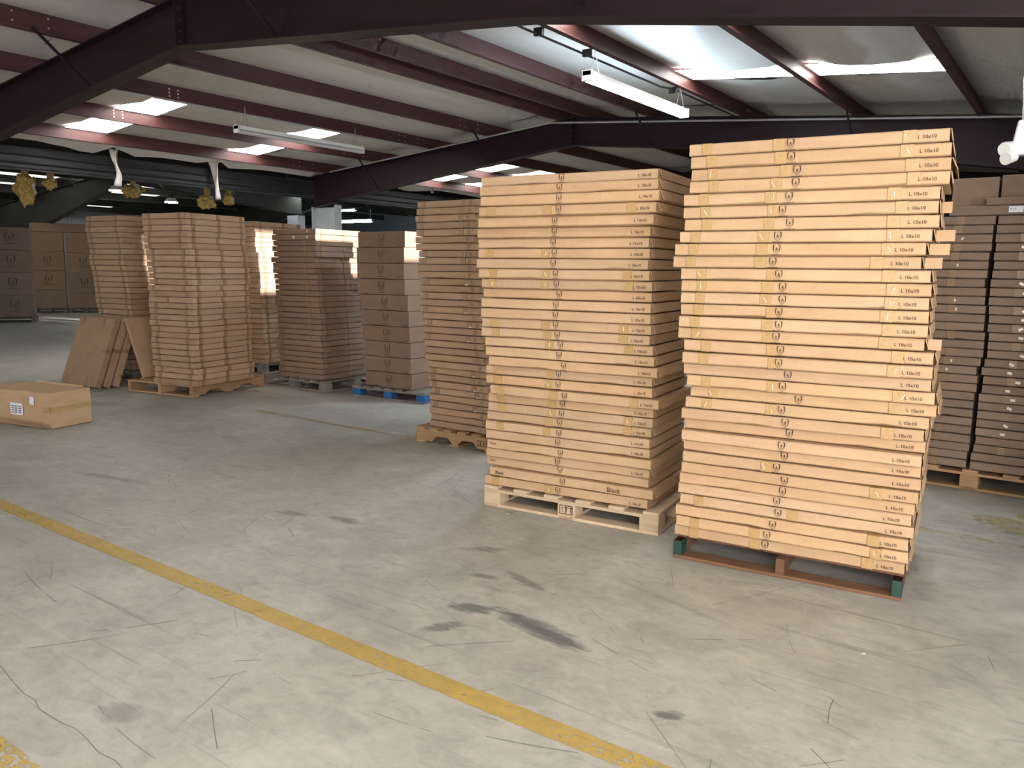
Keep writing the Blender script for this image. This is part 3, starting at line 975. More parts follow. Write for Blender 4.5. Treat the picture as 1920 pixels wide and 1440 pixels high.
def carton(x, y, z, w, d, h, yaw, mat, label, group, var, tapes=(), rtapes=(), shield=None, text=None, rflap=None, lflap=None,
           tape='tape', name='carton', tilt=(0, 0), ink='ink', sticker=(), glints=(), tab=None):
    """x, y: front right bottom corner. Local frame: front faces -y."""
    c, s = math.cos(yaw), math.sin(yaw)
    cx, cy = -w / 2, d / 2
    o = link(name, carton_mesh(w, d, h, mat, var), None, (x + c * cx - s * cy, y + s * cx + c * cy, z), (tilt[0], tilt[1], yaw))
    tag(o, label, 'carton', group)
    fy = -d / 2 - 0.0045
    for u, tw in tapes:
        link('tape_strip', tape_mesh(tw, h * 0.97, 0.07, M[tape]), o, (-w / 2 + u * w, -d / 2 - 0.0028, h * 0.02))
    for u, tw in rtapes:
        link('tape_strip', tape_mesh(tw, h * 0.97, 0.06, M[tape]), o, (w / 2 + 0.0022, -d / 2 + u * d, h * 0.02), (0, 0, math.pi / 2))
    if shield:
        u, vv, sh = shield
        link('shield_print', shield_mesh(sh, M[ink]), o, (-w / 2 + u * w, fy - 0.0006, h * vv), FRONT)
    if text:
        for tx, u, vv, sz in text:
            link('size_print', text_mesh(tx, sz, M[ink]), o, (-w / 2 + u * w, fy - 0.0006, h * vv), FRONT)
    if rflap is not None:
        link('end_flap', flap_mesh(d, h * 0.92, mat, 0.05), o, (w / 2 + 0.002, 0, h * 0.985), (0, -rflap, 0))
    if lflap is not None:
        link('end_flap', flap_mesh(d, h * 0.92, mat, 0.05), o, (-w / 2 - 0.002, 0, h * 0.985), (0, lflap, 0))
    if tab:
        link('side_flap', box_mesh('side_flap', tab, 0.004, h * 0.9, mat, 0.0008), o, (w / 2 + 0.012 + tab / 2, -d / 2 + 0.05, h * 0.04), (0, 0, -0.12))
    for u, vv, sw, shh in sticker:
        st = link('paper_label', box_mesh('paper_label', sw, 0.001, shh, M['paper'], 0), o, (-w / 2 + u * w, fy - 0.001, h * vv - shh / 2))
        link('label_print', text_mesh('K10', shh * 0.5, M['ink_soft']), st, (-sw * 0.2, -0.001, shh * 0.5), FRONT)
    for u, vv, sw, shh in glints:
        link('tape_glint', box_mesh('tape_glint', sw, 0.0016, shh, M['glint'], 0.0006), o, (-w / 2 + u * w, -d / 2 - 0.0052, h * vv - shh / 2), (0, random.uniform(-0.6, 0.6), 0))
    return o


rnd = random.Random(3)

# tall front stack on the green-ended pallet
R_POS = [(-0.548, 3.922), (-0.537, 3.923), (-0.535, 3.931), (-0.531, 3.904), (-0.565, 3.922), (-0.568, 3.928), (-0.561, 3.931), (-0.583, 3.928), (-0.603, 3.922), (-0.621, 3.946), (-0.581, 3.961), (-0.571, 3.951), (-0.578, 3.959), (-0.574, 3.962), (-0.568, 3.925), (-0.581, 3.946), (-0.537, 3.935), (-0.532, 3.903), (-0.539, 3.942), (-0.522, 3.958), (-0.515, 3.99), (-0.54, 3.986), (-0.556, 3.983), (-0.553, 4.038), (-0.558, 3.997), (-0.563, 4.043), (-0.557, 4.032), (-0.562, 4.018), (-0.574, 4.034), (-0.587, 4.049), (-0.574, 4.053), (-0.59, 4.037), (-0.585, 4.032), (-0.599, 4.05)]
R_TAPE = {i: 'LMR' for i in list(range(1, 19)) + [20, 34, 33]}
R_TAPE.update({19: '', 21: 'RL', 22: 'LM', 23: 'R', 24: '', 25: '', 26: '', 27: 'M', 28: 'R', 29: '', 30: '', 31: 'LN', 32: 'R'})
n = len(R_POS); z0, z1 = 0.1230, 2.166
p = (z1 - z0) / n
for i, (x, y) in enumerate(R_POS):
    k = i + 1
    z = z1 - k * p
    tp = []; gl = []
    for ch, u in (('L', 0.09), ('M', 0.385), ('N', 0.51), ('R', 0.86)):
        if ch in R_TAPE[k]:
            uu = u + rnd.uniform(-0.02, 0.02)
            tp.append((uu, 0.045 if ch == 'L' else 0.052))
            if rnd.random() < 0.35: gl.append((uu + rnd.uniform(-0.012, 0.012), 0.5, 0.003, p * 0.5))
    rf = {5: 0.05, 3: 0.45, 2: 0.22, 1: 0.2}.get(k, rnd.uniform(0.06, 0.25))
    lf = rnd.choice([0.04, 0.08, 0.12, 0.3])
    carton(x, y, z, 1.13, 0.55, p - 0.0062, 0.11 + rnd.uniform(-0.006, 0.006), M['kraft'],
           'kraft L 10x10 carton, %s from the top of the tallest front stack' % ordinal(k), 'cartons of the tallest front stack', i % 9,
           tapes=tp, shield=(0.435 + rnd.uniform(-0.015, 0.015) + (0.03 if 'M' not in R_TAPE[k] else 0), 0.52, 0.042),
           text=[('L 10x10', 0.925, 0.42, 0.0225)], rflap=rf, lflap=lf, glints=gl, tilt=(0, rnd.uniform(-0.0006, 0.0006)), tab={6: 0.04, 8: 0.075, 9: 0.08, 10: 0.07, 16: 0.055}.get(k))

# front stack on the pale block pallet
S2_POS = [(-1.964, 4.062), (-1.934, 4.007), (-1.912, 3.977), (-1.932, 3.991), (-1.963, 4.026), (-2.005, 4.078), (-2.025, 4.107), (-2.019, 4.108), (-2.017, 4.086), (-2.012, 4.099), (-2.007, 4.128), (-2.017, 4.148), (-1.996, 4.102), (-1.989, 4.087), (-1.997, 4.118), (-2.013, 4.132), (-2.001, 4.157), (-1.987, 4.145), (-1.959, 4.133), (-2.008, 4.173), (-2.0, 4.162), (-1.942, 4.137), (-1.997, 4.184), (-2.001, 4.19), (-2.016, 4.206), (-2.012, 4.179), (-2.014, 4.189), (-1.993, 4.171), (-2.013, 4.195), (-2.025, 4.211), (-1.98, 4.186), (-2.014, 4.185)]
S2_TAPE = {4: 'LMR', 8: 'LM', 10: 'LMR', 11: 'LMR', 15: 'LMR', 16: 'LMR', 17: 'MR', 20: 'LM', 21: 'LM', 22: 'LMR', 23: 'LM', 24: 'LMR', 25: 'MR', 26: 'LM', 32: 'LM'}
n = len(S2_POS); z0, z1 = 0.1435, 2.10
p = (z1 - z0) / n
for i, (x, y) in enumerate(S2_POS):
    k = i + 1
    z = z1 - k * p
    tp = []; gl = []
    for ch, u in (('L', 0.08), ('M', 0.41), ('R', 0.87)):
        if ch in S2_TAPE.get(k, ''):
            uu = u + rnd.uniform(-0.02, 0.02); tp.append((uu, 0.05))
            if rnd.random() < 0.3: gl.append((uu, 0.5, 0.004, p * 0.4))
    tx = [('L 10x10', 0.935, 0.40, 0.023)]
    if k == 31: tx = [('Black', 0.78, 0.45, 0.040), ('Black', 0.07, 0.45, 0.030)]
    if k == 30: tx = [('10x10', 0.04, 0.6, 0.019)]
    if k == 28: tx = [('10x10', 0.04, 0.6, 0.019)]
    carton(x, y, z, 1.12, 0.66, p - 0.0062, 0.11 + rnd.uniform(-0.006, 0.006), M['kraft'],
           'kraft L 10x10 carton, %s from the top of the front stack on the pale pallet' % ordinal(k), 'cartons of the pale pallet stack', (i + 4) % 9,
           tapes=tp, shield=(0.475 + rnd.uniform(-0.012, 0.012), 0.52, 0.042), text=tx,
           rflap=0.16 if k < 5 else rnd.uniform(0.03, 0.12), lflap=rnd.choice([0.04, 0.06, 0.1]), glints=gl, tilt=(0, rnd.uniform(-0.0006, 0.0006)),
           rtapes=((0.12, 0.05), (0.6, 0.05)) if k > 5 and k % 2 else ())

# narrow stack on the notched pallet
S3_POS = [(-4.16, 5.26), (-4.17, 5.25), (-4.18, 5.26), (-4.18, 5.26), (-4.18, 5.26), (-4.19, 5.27), (-4.19, 5.28), (-4.16, 5.27), (-4.16, 5.27), (-4.17, 5.28), (-4.17, 5.28), (-4.12, 5.26), (-4.13, 5.27), (-4.12, 5.25), (-4.13, 5.25), (-4.14, 5.27), (-4.13, 5.29), (-4.11, 5.28), (-4.12, 5.28), (-4.11, 5.27), (-4.1, 5.27), (-4.07, 5.26), (-4.07, 5.26), (-4.04, 5.25), (-4.06, 5.28), (-4.06, 5.28), (-4.03, 5.26), (-4.02, 5.28), (-4.04, 5.28), (-4.04, 5.28), (-4.04, 5.28), (-4.04, 5.29), (-4.05, 5.29)]
S3_W = [0.655 + 0.01 * math.sin(i * 2.3) for i in range(40)]
n = len(S3_POS); z0, z1 = 0.1440, 2.115
p = (z1 - z0) / n
for i, (x, y) in enumerate(S3_POS):
    k = i + 1
    taped = k in (1, 2, 3, 4, 5, 8, 9, 12, 14, 16, 18, 20, 25, 26, 27, 28, 30)
    gl = [(0.80, 0.2, 0.03, 0.006)] if k in (12, 16, 18, 20, 25, 27, 28, 30) else []
    carton(x + rnd.uniform(-0.008, 0.008), y, z1 - k * p, 0.655, 1.10, p - 0.0062, rnd.uniform(-0.01, 0.01), M['kraft_brown'],
           'brown flat carton, %s from the top of the narrow stack on the notched pallet' % ordinal(k), 'cartons of the narrow stack', (i + 2) % 9,
           tapes=((0.10, 0.05), (0.78, 0.05)) if taped else (), tape='tape_brown', shield=(0.90 + rnd.uniform(-0.02, 0.02), 0.5, 0.036),
           ink='ink_soft', glints=gl, lflap=rnd.choice([0.03, 0.06, 0.2]))

# tall cartons on the blue-block pallet
S4_POS = [(-6.34, 6.71), (-6.35, 6.71), (-6.35, 6.70), (-6.34, 6.71), (-6.30, 6.71), (-6.29, 6.71), (-6.28, 6.71), (-6.26, 6.71), (-6.26, 6.71), (-6.25, 6.71)]
n = 10; z0, z1 = 0.1440, 1.955
p = (z1 - z0) / n
for i, (x, y) in enumerate(S4_POS):
    k = i + 1
    carton(x + rnd.uniform(-0.006, 0.006), y, z1 - k * p, 0.725, 0.70, p - 0.0058, 0.05 + rnd.uniform(-0.012, 0.012), M['kraft_shaded'],
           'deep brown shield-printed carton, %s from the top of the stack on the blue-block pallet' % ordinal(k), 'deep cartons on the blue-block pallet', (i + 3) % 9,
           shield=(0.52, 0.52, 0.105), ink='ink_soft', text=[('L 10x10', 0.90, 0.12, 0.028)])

# stack on the grey block pallet
S5_POS = [(-7.71, 6.6), (-7.71, 6.6), (-7.72, 6.61), (-7.72, 6.61), (-7.72, 6.61), (-7.76, 6.62), (-7.75, 6.63), (-7.75, 6.63), (-7.72, 6.62), (-7.72, 6.62), (-7.71, 6.62), (-7.71, 6.61), (-7.68, 6.6), (-7.69, 6.61), (-7.67, 6.61), (-7.66, 6.62), (-7.67, 6.61), (-7.66, 6.61), (-7.65, 6.61), (-7.66, 6.6), (-7.65, 6.6), (-7.63, 6.6), (-7.65, 6.6), (-7.64, 6.6), (-7.62, 6.59), (-7.64, 6.59), (-7.64, 6.59)]
n = len(S5_POS); z0, z1 = 0.1440, 2.005
p = (z1 - z0) / n
for i, (x, y) in enumerate(S5_POS):
    k = i + 1
    carton(x + rnd.uniform(-0.01, 0.01), y, z1 - k * p, 0.75, 0.79, p - 0.0058, 0.08 + rnd.uniform(-0.015, 0.015), M['kraft_shaded'],
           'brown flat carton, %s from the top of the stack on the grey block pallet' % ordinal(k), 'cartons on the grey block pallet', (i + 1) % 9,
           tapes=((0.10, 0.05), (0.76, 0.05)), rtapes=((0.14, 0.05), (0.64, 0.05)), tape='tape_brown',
           sticker=((0.52, 0.5, 0.04, 0.035),) if k == 2 else (), glints=((0.82, 0.5, 0.02, 0.03),) if k in (1, 2) else ())

# stack half hidden behind
n = 28; z0, z1 = 0.1440, 2.17
p = (z1 - z0) / n
for i in range(n):
    k = i + 1
    dx = -0.05 if k < 7 else (-0.02 + 0.004 * i)
    carton(-9.62 + dx + rnd.uniform(-0.015, 0.015), 7.18, z1 - k * p, 0.75, 0.96, p - 0.0058, 0.16 + rnd.uniform(-0.01, 0.01), M['kraft_brown'],
           'brown flat carton, %s from the top of the half hidden rear stack left of centre' % ordinal(k), 'cartons of the half hidden rear stack', (i + 5) % 9,
           rtapes=((0.12, 0.05), (0.60, 0.05), (0.92, 0.04)), tape='tape_brown')

# stack on the tan slatted pallet
S7_POS = [(-8.41, 5.31), (-8.4, 5.31), (-8.41, 5.31), (-8.41, 5.31), (-8.41, 5.31), (-8.39, 5.31), (-8.37, 5.32), (-8.38, 5.31), (-8.38, 5.33), (-8.34, 5.32), (-8.4, 5.35), (-8.36, 5.33), (-8.36, 5.31), (-8.36, 5.32), (-8.36, 5.32), (-8.37, 5.32), (-8.36, 5.31), (-8.36, 5.32), (-8.38, 5.32), (-8.36, 5.32), (-8.36, 5.32), (-8.38, 5.33), (-8.39, 5.33), (-8.39, 5.33), (-8.36, 5.32), (-8.34, 5.31), (-8.33, 5.32), (-8.33, 5.32), (-8.33, 5.31)]
n = len(S7_POS); z0, z1 = 0.1440, 2.14
p = (z1 - z0) / n
for i, (x, y) in enumerate(S7_POS):
    k = i + 1
    j = rnd.uniform(-0.02, 0.02)
    carton(x + rnd.uniform(-0.012, 0.012), y, z1 - k * p, 0.70, 0.92, p - 0.0058, 0.17 + rnd.uniform(-0.012, 0.012), M['kraft_brown'],
           'brown flat carton, %s from the top of the stack beside the leaning cartons' % ordinal(k), 'cartons beside the leaning cartons', (i + 6) % 9,
           tapes=((0.16 + j, 0.045), (0.86 + j, 0.045)) if k != 15 else ((0.45, 0.045),), rtapes=((0.12, 0.05), (0.53 + j, 0.05), (0.93, 0.04)), tape='tape_brown')

# stack behind the leaning cartons
S8_X = [-10.44, -10.45, -10.45, -10.43, -10.4, -10.39, -10.38, -10.39, -10.41, -10.37, -10.34, -10.34, -10.32, -10.29, -10.29, -10.29, -10.28, -10.27] + [-10.27] * 10
n = len(S8_X); z0, z1 = 0.1440, 2.185
p = (z1 - z0) / n
for i, x in enumerate(S8_X):
    k = i + 1
    carton(x + rnd.uniform(-0.008, 0.008), 5.65, z1 - k * p, 0.75, 0.90, p - 0.0058, 0.10 + rnd.uniform(-0.012, 0.012), M['kraft_brown'],
           'brown flat carton, %s from the top of the stack behind the leaning cartons' % ordinal(k), 'cartons behind the leaning cartons', (i + 7) % 9,
           tapes=((0.12, 0.045), (0.88, 0.045)), tape='tape_brown')

# right rear pallet: two columns
S9_R = [-0.58, -0.59, -0.59, -0.59, -0.6, -0.6, -0.6, -0.61, -0.6, -0.6, -0.59, -0.59, -0.59, -0.58, -0.58, -0.58, -0.59, -0.61, -0.6, -0.6, -0.61, -0.61, -0.61, -0.61, -0.61, -0.61, -0.61, -0.62, -0.62]
S10_L = [-0.57, -0.575, -0.575, -0.57, -0.575, -0.57, -0.575, -0.58, -0.58, -0.58, -0.575, -0.57, -0.57, -0.56, -0.56, -0.56, -0.57, -0.585, -0.57, -0.57, -0.585, -0.585, -0.585, -0.585, -0.585, -0.58, -0.59, -0.60, -0.60]
n = 29; z0, z1 = 0.1535, 1.95
p = (z1 - z0) / n
ST9 = {1: 0.42, 9: 0.44, 10: 0.35, 13: 0.26, 20: 0.22}
for i in range(n):
    k = i + 1
    g = ((0.72, 0.5, 0.012, 0.02),) if k in (3, 6, 10, 11, 17, 18) else ()
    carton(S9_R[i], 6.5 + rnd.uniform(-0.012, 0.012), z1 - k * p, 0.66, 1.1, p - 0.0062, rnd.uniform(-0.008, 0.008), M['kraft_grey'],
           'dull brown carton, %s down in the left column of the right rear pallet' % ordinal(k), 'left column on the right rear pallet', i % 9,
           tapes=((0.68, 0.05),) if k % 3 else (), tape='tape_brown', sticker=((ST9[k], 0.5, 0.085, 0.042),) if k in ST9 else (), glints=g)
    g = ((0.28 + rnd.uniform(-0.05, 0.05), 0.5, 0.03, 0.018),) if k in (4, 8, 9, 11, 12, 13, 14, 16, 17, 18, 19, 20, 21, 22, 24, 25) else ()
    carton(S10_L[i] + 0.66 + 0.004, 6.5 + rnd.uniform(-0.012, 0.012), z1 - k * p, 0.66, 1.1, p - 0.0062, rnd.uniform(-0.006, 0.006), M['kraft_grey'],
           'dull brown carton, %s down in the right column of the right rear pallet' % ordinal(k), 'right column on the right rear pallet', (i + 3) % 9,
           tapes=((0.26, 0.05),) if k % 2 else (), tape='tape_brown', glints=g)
carton(0.30, 6.50, 1.951, 1.17, 0.66, 0.062, 0.0, M['kraft_grey'], 'long dull brown carton lying across both columns of the right rear pallet', None, 2, sticker=((0.345, 0.55, 0.085, 0.042),))
carton(0.20, 6.50, 2.0195, 0.85, 0.16, 0.05, -0.03, M['kraft_grey'], 'narrow pale carton strip on top right of the rear pallet', None, 4)
carton(-0.595, 6.68, 2.0195, 0.29, 0.45, 0.205, 0.0, M['kraft_grey'], 'pale square carton, left of the two topping the right rear pallet', None, 5)
carton(-0.15, 6.68, 2.0195, 0.43, 0.45, 0.215, 0.0, M['kraft_grey'], 'pale square carton, right of the two topping the right rear pallet', None, 6)


# leaning flat cartons
def leaning(xc, yb, w, t, length, ang, yaw, label, var):
    """flat carton standing on its short edge and leaning back"""
    o = link('carton', carton_mesh(w, length, t, M['kraft_brown'], var, 0.6), None, (0, 0, 0))
    # local: x width, y length, z thickness -> stand up
    Rm = Matrix.Rotation(yaw, 4, 'Z') @ Matrix.Rotation(math.pi / 2 - ang, 4, 'X')
    o.matrix_world = Matrix.Translation((xc, yb, 0.0)) @ Rm @ Matrix.Translation((0, length / 2, 0))
    zmin = min((o.matrix_world @ v.co).z for v in o.data.vertices)
    o.location.z -= zmin - 0.001
    tag(o, label, 'carton', 'leaning flat cartons')
    for u, vv, a, b in ((0.12, 0.07, 0.05, 0.14), (0.70, 0.07, 0.05, 0.12), (0.16, 0.94, 0.05, 0.12), (0.72, 0.93, 0.05, 0.14)):
        link('tape_strip', box_mesh('tape_strip', a, b, 0.0015, M['tape_brown'], 0), o, (-w / 2 + u * w, -length / 2 + vv * length, t))
    link('tape_strip', box_mesh('tape_strip', 0.10, 0.05, 0.0015, M['tape_brown'], 0), o, (w / 2 - 0.05, 0.02, t))
    link('tape_strip', box_mesh('tape_strip', 0.0015, 0.05, t * 0.9, M['tape_brown'], 0), o, (w / 2 + 0.001, 0.02, t * 0.05))
    return o


leaning(-10.30, 4.97, 0.80, 0.07, 0.90, 0.36, 0.05, 'front flat carton of the three leaning on the left stack', 1)
leaning(-10.28, 5.075, 0.80, 0.07, 0.90, 0.355, 0.05, 'middle flat carton of the three leaning on the left stack', 2)
leaning(-10.26, 5.18, 0.80, 0.07, 0.90, 0.35, 0.05, 'rearmost flat carton of the three leaning on the left stack', 3)
# single carton leaning the other way, foot on the tan pallet
o = link('carton', carton_mesh(0.80, 1.0, 0.05, M['kraft_brown'], 4, 0.6))
a = Vector((-9.36, 0, 0.15)); b = Vector((-9.72, 0, 0.86))
d = (b - a).normalized(); nrm = Vector((-d.z, 0, d.x)) * -1
Mx = Matrix(((d.x, 0, nrm.x, 0), (0, 1, 0, 0), (d.z, 0, nrm.z, 0), (0, 0, 0, 1)))
o.matrix_world = Matrix.Translation((-9.36, 5.75, 0.16)) @ Mx @ Matrix.Translation((0.40, 0, -0.025))
tag(o, 'single flat carton leaning left off the tan pallet, edge on', 'carton', 'leaning flat cartons')

# big dented carton on the floor
fb = carton(-7.80, 3.45, 0.0062, 0.95, 0.44, 0.335, 0.22, M['kraft'], 'dented closed carton with shipping label on the floor at far left', None, 3, name='shipping_carton')
fb['category'] = 'carton'
st = link('shipping_label', box_mesh('shipping_label', 0.17, 0.0015, 0.115, M['paper'], 0), fb, (0.02, -0.2265, 0.10))
for u in (-0.055, -0.01, 0.045):
    for r_ in range(4): link('label_print', box_mesh('label_print', 0.035, 0.0006, 0.008, M['ink'], 0), st, (u, -0.0012, 0.02 + r_ * 0.02))
link('paper_label', box_mesh('paper_label', 0.06, 0.0015, 0.075, M['paper'], 0), fb, (0.235, -0.2265, 0.215), (0, 0.12, 0))
link('tape_strip', box_mesh('tape_strip', 0.0015, 0.44, 0.05, M['tape'], 0), fb, (0.4755, 0.0, 0.15))
link('tape_strip', box_mesh('tape_strip', 0.10, 0.0015, 0.05, M['tape'], 0), fb, (0.425, -0.2262, 0.15))
fl2 = MB().add([(-0.47, -0.225, 0.004), (0.46, -0.225, 0.004), (0.44, -0.27, 0.055), (-0.46, -0.262, 0.075), (-0.47, -0.227, 0.001), (0.46, -0.227, 0.001), (0.44, -0.274, 0.051), (-0.46, -0.266, 0.071)],
               [(0, 1, 2, 3), (7, 6, 5, 4), (2, 6, 7, 3), (1, 5, 6, 2), (0, 3, 7, 4), (0, 4, 5, 1)]).build('bottom_flap', M['kraft'], fb)
MB().add([(-0.30, 0.20, 0.335), (0.40, 0.205, 0.335), (0.38, 0.215, 0.352), (-0.26, 0.212, 0.362)], [(0, 1, 2, 3), (3, 2, 1, 0)]).build('top_flap', M['kraft'], fb)


# ------------------------------------------------------------------ pallets
def board(parent, name, x0, x1, y0, y1, z0, z1, mat):
    return link(name, box_mesh(name, x1 - x0, y1 - y0, z1 - z0, mat, 0.002), parent, ((x0 + x1) / 2, (y0 + y1) / 2, z0))


def block_pallet(x, y, w, d, h, yaw, label, mats, blocks=None, deck=7, marks=False):
    """x, y: front right corner; local origin there, x to the left negative"""
    r = empty('pallet', (x, y, 0), yaw)
    tag(r, label, 'pallet')
    bw, bd = 0.12, 0.12
    t = 0.02
    m, mb_ = mats
    for xx in (-w, -w / 2 - 0.05, -0.10):
        board(r, 'bottom_board', xx, xx + 0.10, 0, d, 0.001, t, m)
    for yy in (0, d - 0.10):
        board(r, 'bottom_board', -w + 0.1, -0.1, yy, yy + 0.10, 0.001, t, m)
    for bx in (-w, -w / 2 - bw / 2, -bw):
        for by in (0, d / 2 - bd / 2, d - bd):
            b = board(r, 'block', bx, bx + bw, by, by + bd, t, h - 2 * t, mb_)
    for yy in (0, d / 2 - 0.05, d - 0.10): board(r, 'stringer_board', -w, 0, yy, yy + 0.10, h - 2 * t, h - t, m)
    g = (d - 0.1) / (deck - 1) if False else None
    step = (w - 0.10) / (deck - 1)
    for i in range(deck): board(r, 'deck_board', -w + i * step, -w + i * step + 0.10, 0, d, h - t, h, m)
    return r


def stringer_pallet(x, y, w, d, h, yaw, label, mat, axis='Y', notch=False, ends=None, sw=0.045, deck=7, mid=None):
    """axis: direction the three stringers run"""
    r = empty('pallet', (x, y, 0), yaw)
    tag(r, label, 'pallet')
    t = 0.018
    hs = h - 2 * t
    if axis == 'Y':
        xs = (-w, -w / 2 - sw / 2, -sw)
        for xx in xs:
            mb = MB()
            if notch:
                pr = [(0, 0), (0.16 * d, 0), (0.22 * d, hs * 0.45), (0.34 * d, hs * 0.45), (0.40 * d, 0), (0.60 * d, 0), (0.66 * d, hs * 0.45), (0.78 * d, hs * 0.45), (0.84 * d, 0), (d, 0), (d, hs), (0, hs)]
            else:
                pr = [(0.0, 0), (d, 0), (d, hs), (0.0, hs)]
            n_ = len(pr)
            mb.add([(xx, a_, t + b_) for a_, b_ in pr] + [(xx + sw, a_, t + b_) for a_, b_ in pr],
                   [tuple(range(n_)), tuple(range(2 * n_ - 1, n_ - 1, -1))] + [(i, n_ + i, n_ + (i + 1) % n_, (i + 1) % n_) for i in range(n_)])
            s_ = mb.build('stringer', mat, r)
            if ends is not None and xx != xs[1]:
                board(s_, 'painted_end', xx - 0.001, xx + sw + 0.001, -0.002, 0.10, t, h - t, ends)
        for i, yy in enumerate((0, d / 2 - 0.05, d - 0.09)): board(r, 'bottom_board', -w, 0, yy, yy + 0.10, 0.001, t, mat)
        lead = 0.07 if ends is not None else 0.0
        step = (d - 0.09 - lead) / (deck - 1)
        for i in range(deck): board(r, 'deck_board', -w, 0, lead + i * step, lead + i * step + 0.09, h - t, h, mat)
    else:
        for yy in (0, d / 2 - sw / 2, d - sw):
            pr = [(-w, 0), (-0.79 * w, 0), (-0.74 * w, hs * 0.5), (-0.58 * w, hs * 0.5), (-0.52 * w, 0), (-0.46 * w, 0), (-0.40 * w, hs * 0.5), (-0.26 * w, hs * 0.5), (-0.21 * w, 0), (0, 0), (0, hs), (-w, hs)]
            if not notch: pr = [(-w, 0), (0, 0), (0, hs), (-w, hs)]
            MB().prism_xz([(a_, t + b_) for a_, b_ in pr], yy, yy + sw).build('stringer', mat, r)
        for xx in (-w, -w / 2 - 0.05, -0.1): board(r, 'bottom_board', xx, xx + 0.10, 0, d, 0.001, t, mat)
        step = (w - 0.09) / (deck - 1)
        for i in range(deck): board(r, 'deck_board', -w + i * step, -w + i * step + 0.09, 0, d, h - t, h, mat)
    return r


pr_ = stringer_pallet(-0.60, 4.02, 1.12, 0.80, 0.117, 0.10, 'red brown pallet with green painted ends under the tallest stack', M['redwood'], 'Y', False, M['green'], 0.042)
pp = block_pallet(-1.93, 4.17, 1.20, 0.80, 0.138, 0.105, 'pale pine block pallet under the front stack left of the tallest', (M['pine'], M['pine']), deck=6)
for i, (tx, dx) in enumerate((('!', -0.025), ('TT', 0.018))):
    link('stamp_print', text_mesh(tx, 0.05, M['ink']), pp, (-0.60 + dx, -0.003, 0.062), FRONT)
bx = MB()
for x0, x1, a0, a1 in ((-0.045, 0.045, 0.035, 0.039), (-0.045, 0.045, 0.089, 0.093), (-0.045, -0.041, 0.035, 0.093), (0.041, 0.045, 0.035, 0.093), (-0.006, -0.003, 0.035, 0.093)):
    bx.box(x0, x1, -0.0035, -0.002, a0, a1)
bx.build('stamp_print', M['ink'], pp, (-0.60, 0, 0))
nt_ = stringer_pallet(-3.95, 5.25, 0.86, 1.10, 0.139, 0.03, 'orange brown notched pallet under the narrow stack', M['tanwood'], 'X', True, deck=6)
bx = MB()
for x0, x1, a0, a1 in ((-0.05, 0.05, 0.045, 0.05), (-0.05, 0.05, 0.09, 0.095), (-0.05, -0.045, 0.045, 0.095), (0.045, 0.05, 0.045, 0.095), (-0.02, -0.012, 0.045, 0.095), (0.012, 0.03, 0.06, 0.08)):
    bx.box(x0, x1, -0.002, -0.0005, a0, a1)
bx.build('stamp_print', M['ink_soft'], nt_, (-0.13, 0, 0))
block_pallet(-6.04, 6.70, 1.10, 0.95, 0.138, 0.07, 'weathered pallet with blue blocks under the deep cartons', (M['greywood'], M['blue']), deck=7)
block_pallet(-7.56, 6.57, 1.25, 1.10, 0.138, 0.02, 'grey weathered block pallet left of the blue pallet', (M['greywood'], M['greywood']), deck=7)
stringer_pallet(-8.45, 5.33, 1.10, 1.18, 0.139, 0.17, 'tan slatted pallet under the stack beside the leaning cartons', M['tanwood'], 'Y', True, None, 0.05)
block_pallet(-10.15, 5.62, 1.0, 1.1, 0.138, 0.10, 'dark pallet under the stack behind the leaning cartons', (M['greywood'], M['greywood']), deck=6)
block_pallet(-9.50, 7.12, 1.0, 1.15, 0.138, 0.16, 'shadowed pallet under the half hidden rear stack', (M['greywood'], M['greywood']), deck=6)
block_pallet(0.22, 6.46, 1.62, 1.2, 0.148, -0.02, 'tan block pallet under the two right rear columns', (M['tanwood'], M['tanwood']), deck=7)


# ------------------------------------------------------------------ deep stacks in the far hall
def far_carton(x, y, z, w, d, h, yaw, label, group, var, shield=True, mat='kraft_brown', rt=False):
    return carton(x, y, z, w, d, h, yaw, M[mat], label, group, var, shield=(0.5, 0.55, 0.24) if shield else None, ink='ink_soft')


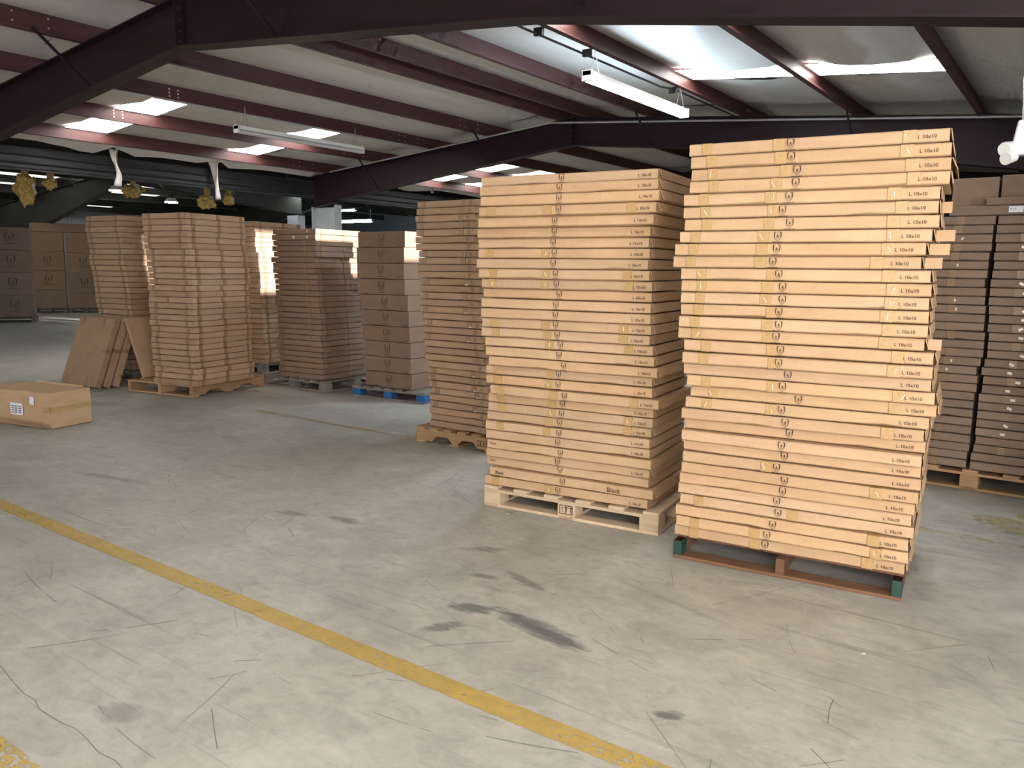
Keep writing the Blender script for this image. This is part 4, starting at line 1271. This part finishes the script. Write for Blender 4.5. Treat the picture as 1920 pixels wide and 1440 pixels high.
YW = 1.1
c_, s_ = math.cos(YW), math.sin(YW)
base = Vector((-22.32, 9.66, 0))
block_pallet(base.x + 0.05, base.y + 0.02, 2.75, 1.0, 0.14, YW, 'dark pallet under the far left shield-printed cartons', (M['greywood'], M['greywood']), deck=7)
for col in range(3):
    for row in range(4):
        bx_ = base + Vector((-c_ * 0.88 * col, -s_ * 0.88 * col, 0))
        far_carton(bx_.x, bx_.y, 0.146 + row * 0.575, 0.86, 0.85, 0.568, YW,
                   'large dim shield-printed carton, %s row up, %s column of the far left stack' % (ordinal(row + 1), ('right', 'middle', 'left')[col]), 'far left shield-printed cartons', row + col, mat='kraft_shaded')
base2 = Vector((-25.55, 13.1, 0))
nm = ['right', 'second', 'third', 'left']
for ci in range(4):
    q = base2 + Vector((-c_ * 0.97 * ci, -s_ * 0.97 * ci, 0))
    block_pallet(q.x, q.y, 0.94, 0.9, 0.14, YW, 'far pallet under the %s column of the back row' % nm[ci], (M['greywood'], M['greywood']), deck=5)
    hs = [0.58, 0.59, 0.59, 0.59] if ci else [0.47, 0.63, 0.63, 0.62]
    z = 0.146
    for row, h in enumerate(hs):
        far_carton(q.x, q.y, z, 0.92, 0.5, h - 0.0075, YW, 'large carton, %s row up in the %s column of the back row' % (ordinal(row + 1), nm[ci]),
                   'cartons of the back row', row + ci, shield=row in (1, 2), mat='kraft_brown')
        z += h
for ci in range(1):
    q = base2 + Vector((-c_ * 1.94 * ci, -s_ * 1.94 * ci, 0))
    carton(q.x, q.y, 2.50, 1.85, 0.45, 0.26, YW, M['kraft_brown'], 'long dark carton lying on top of the far back row', None, 3)

for x, y, lab in ((-2.88, 3.98, 'tiny white paper scrap on the floor near the pale pallet'), (-7.05, 4.52, 'tiny white paper scrap on the floor left of the faded line'), (-0.62, 3.35, 'tiny white paper scrap on the floor right of the tallest stack')):
    o = MB().add([(-0.008, -0.005, 0.0), (0.007, -0.006, 0.002), (0.009, 0.004, 0.005), (-0.004, 0.006, 0.002), (0.001, 0.0, 0.004)], [(0, 1, 4), (1, 2, 4), (2, 3, 4), (3, 0, 4)]).build('paper_scrap', M['paper'], None, (x, y, 0.001))
    tag(o, lab, 'paper scrap', 'paper scraps on the floor')
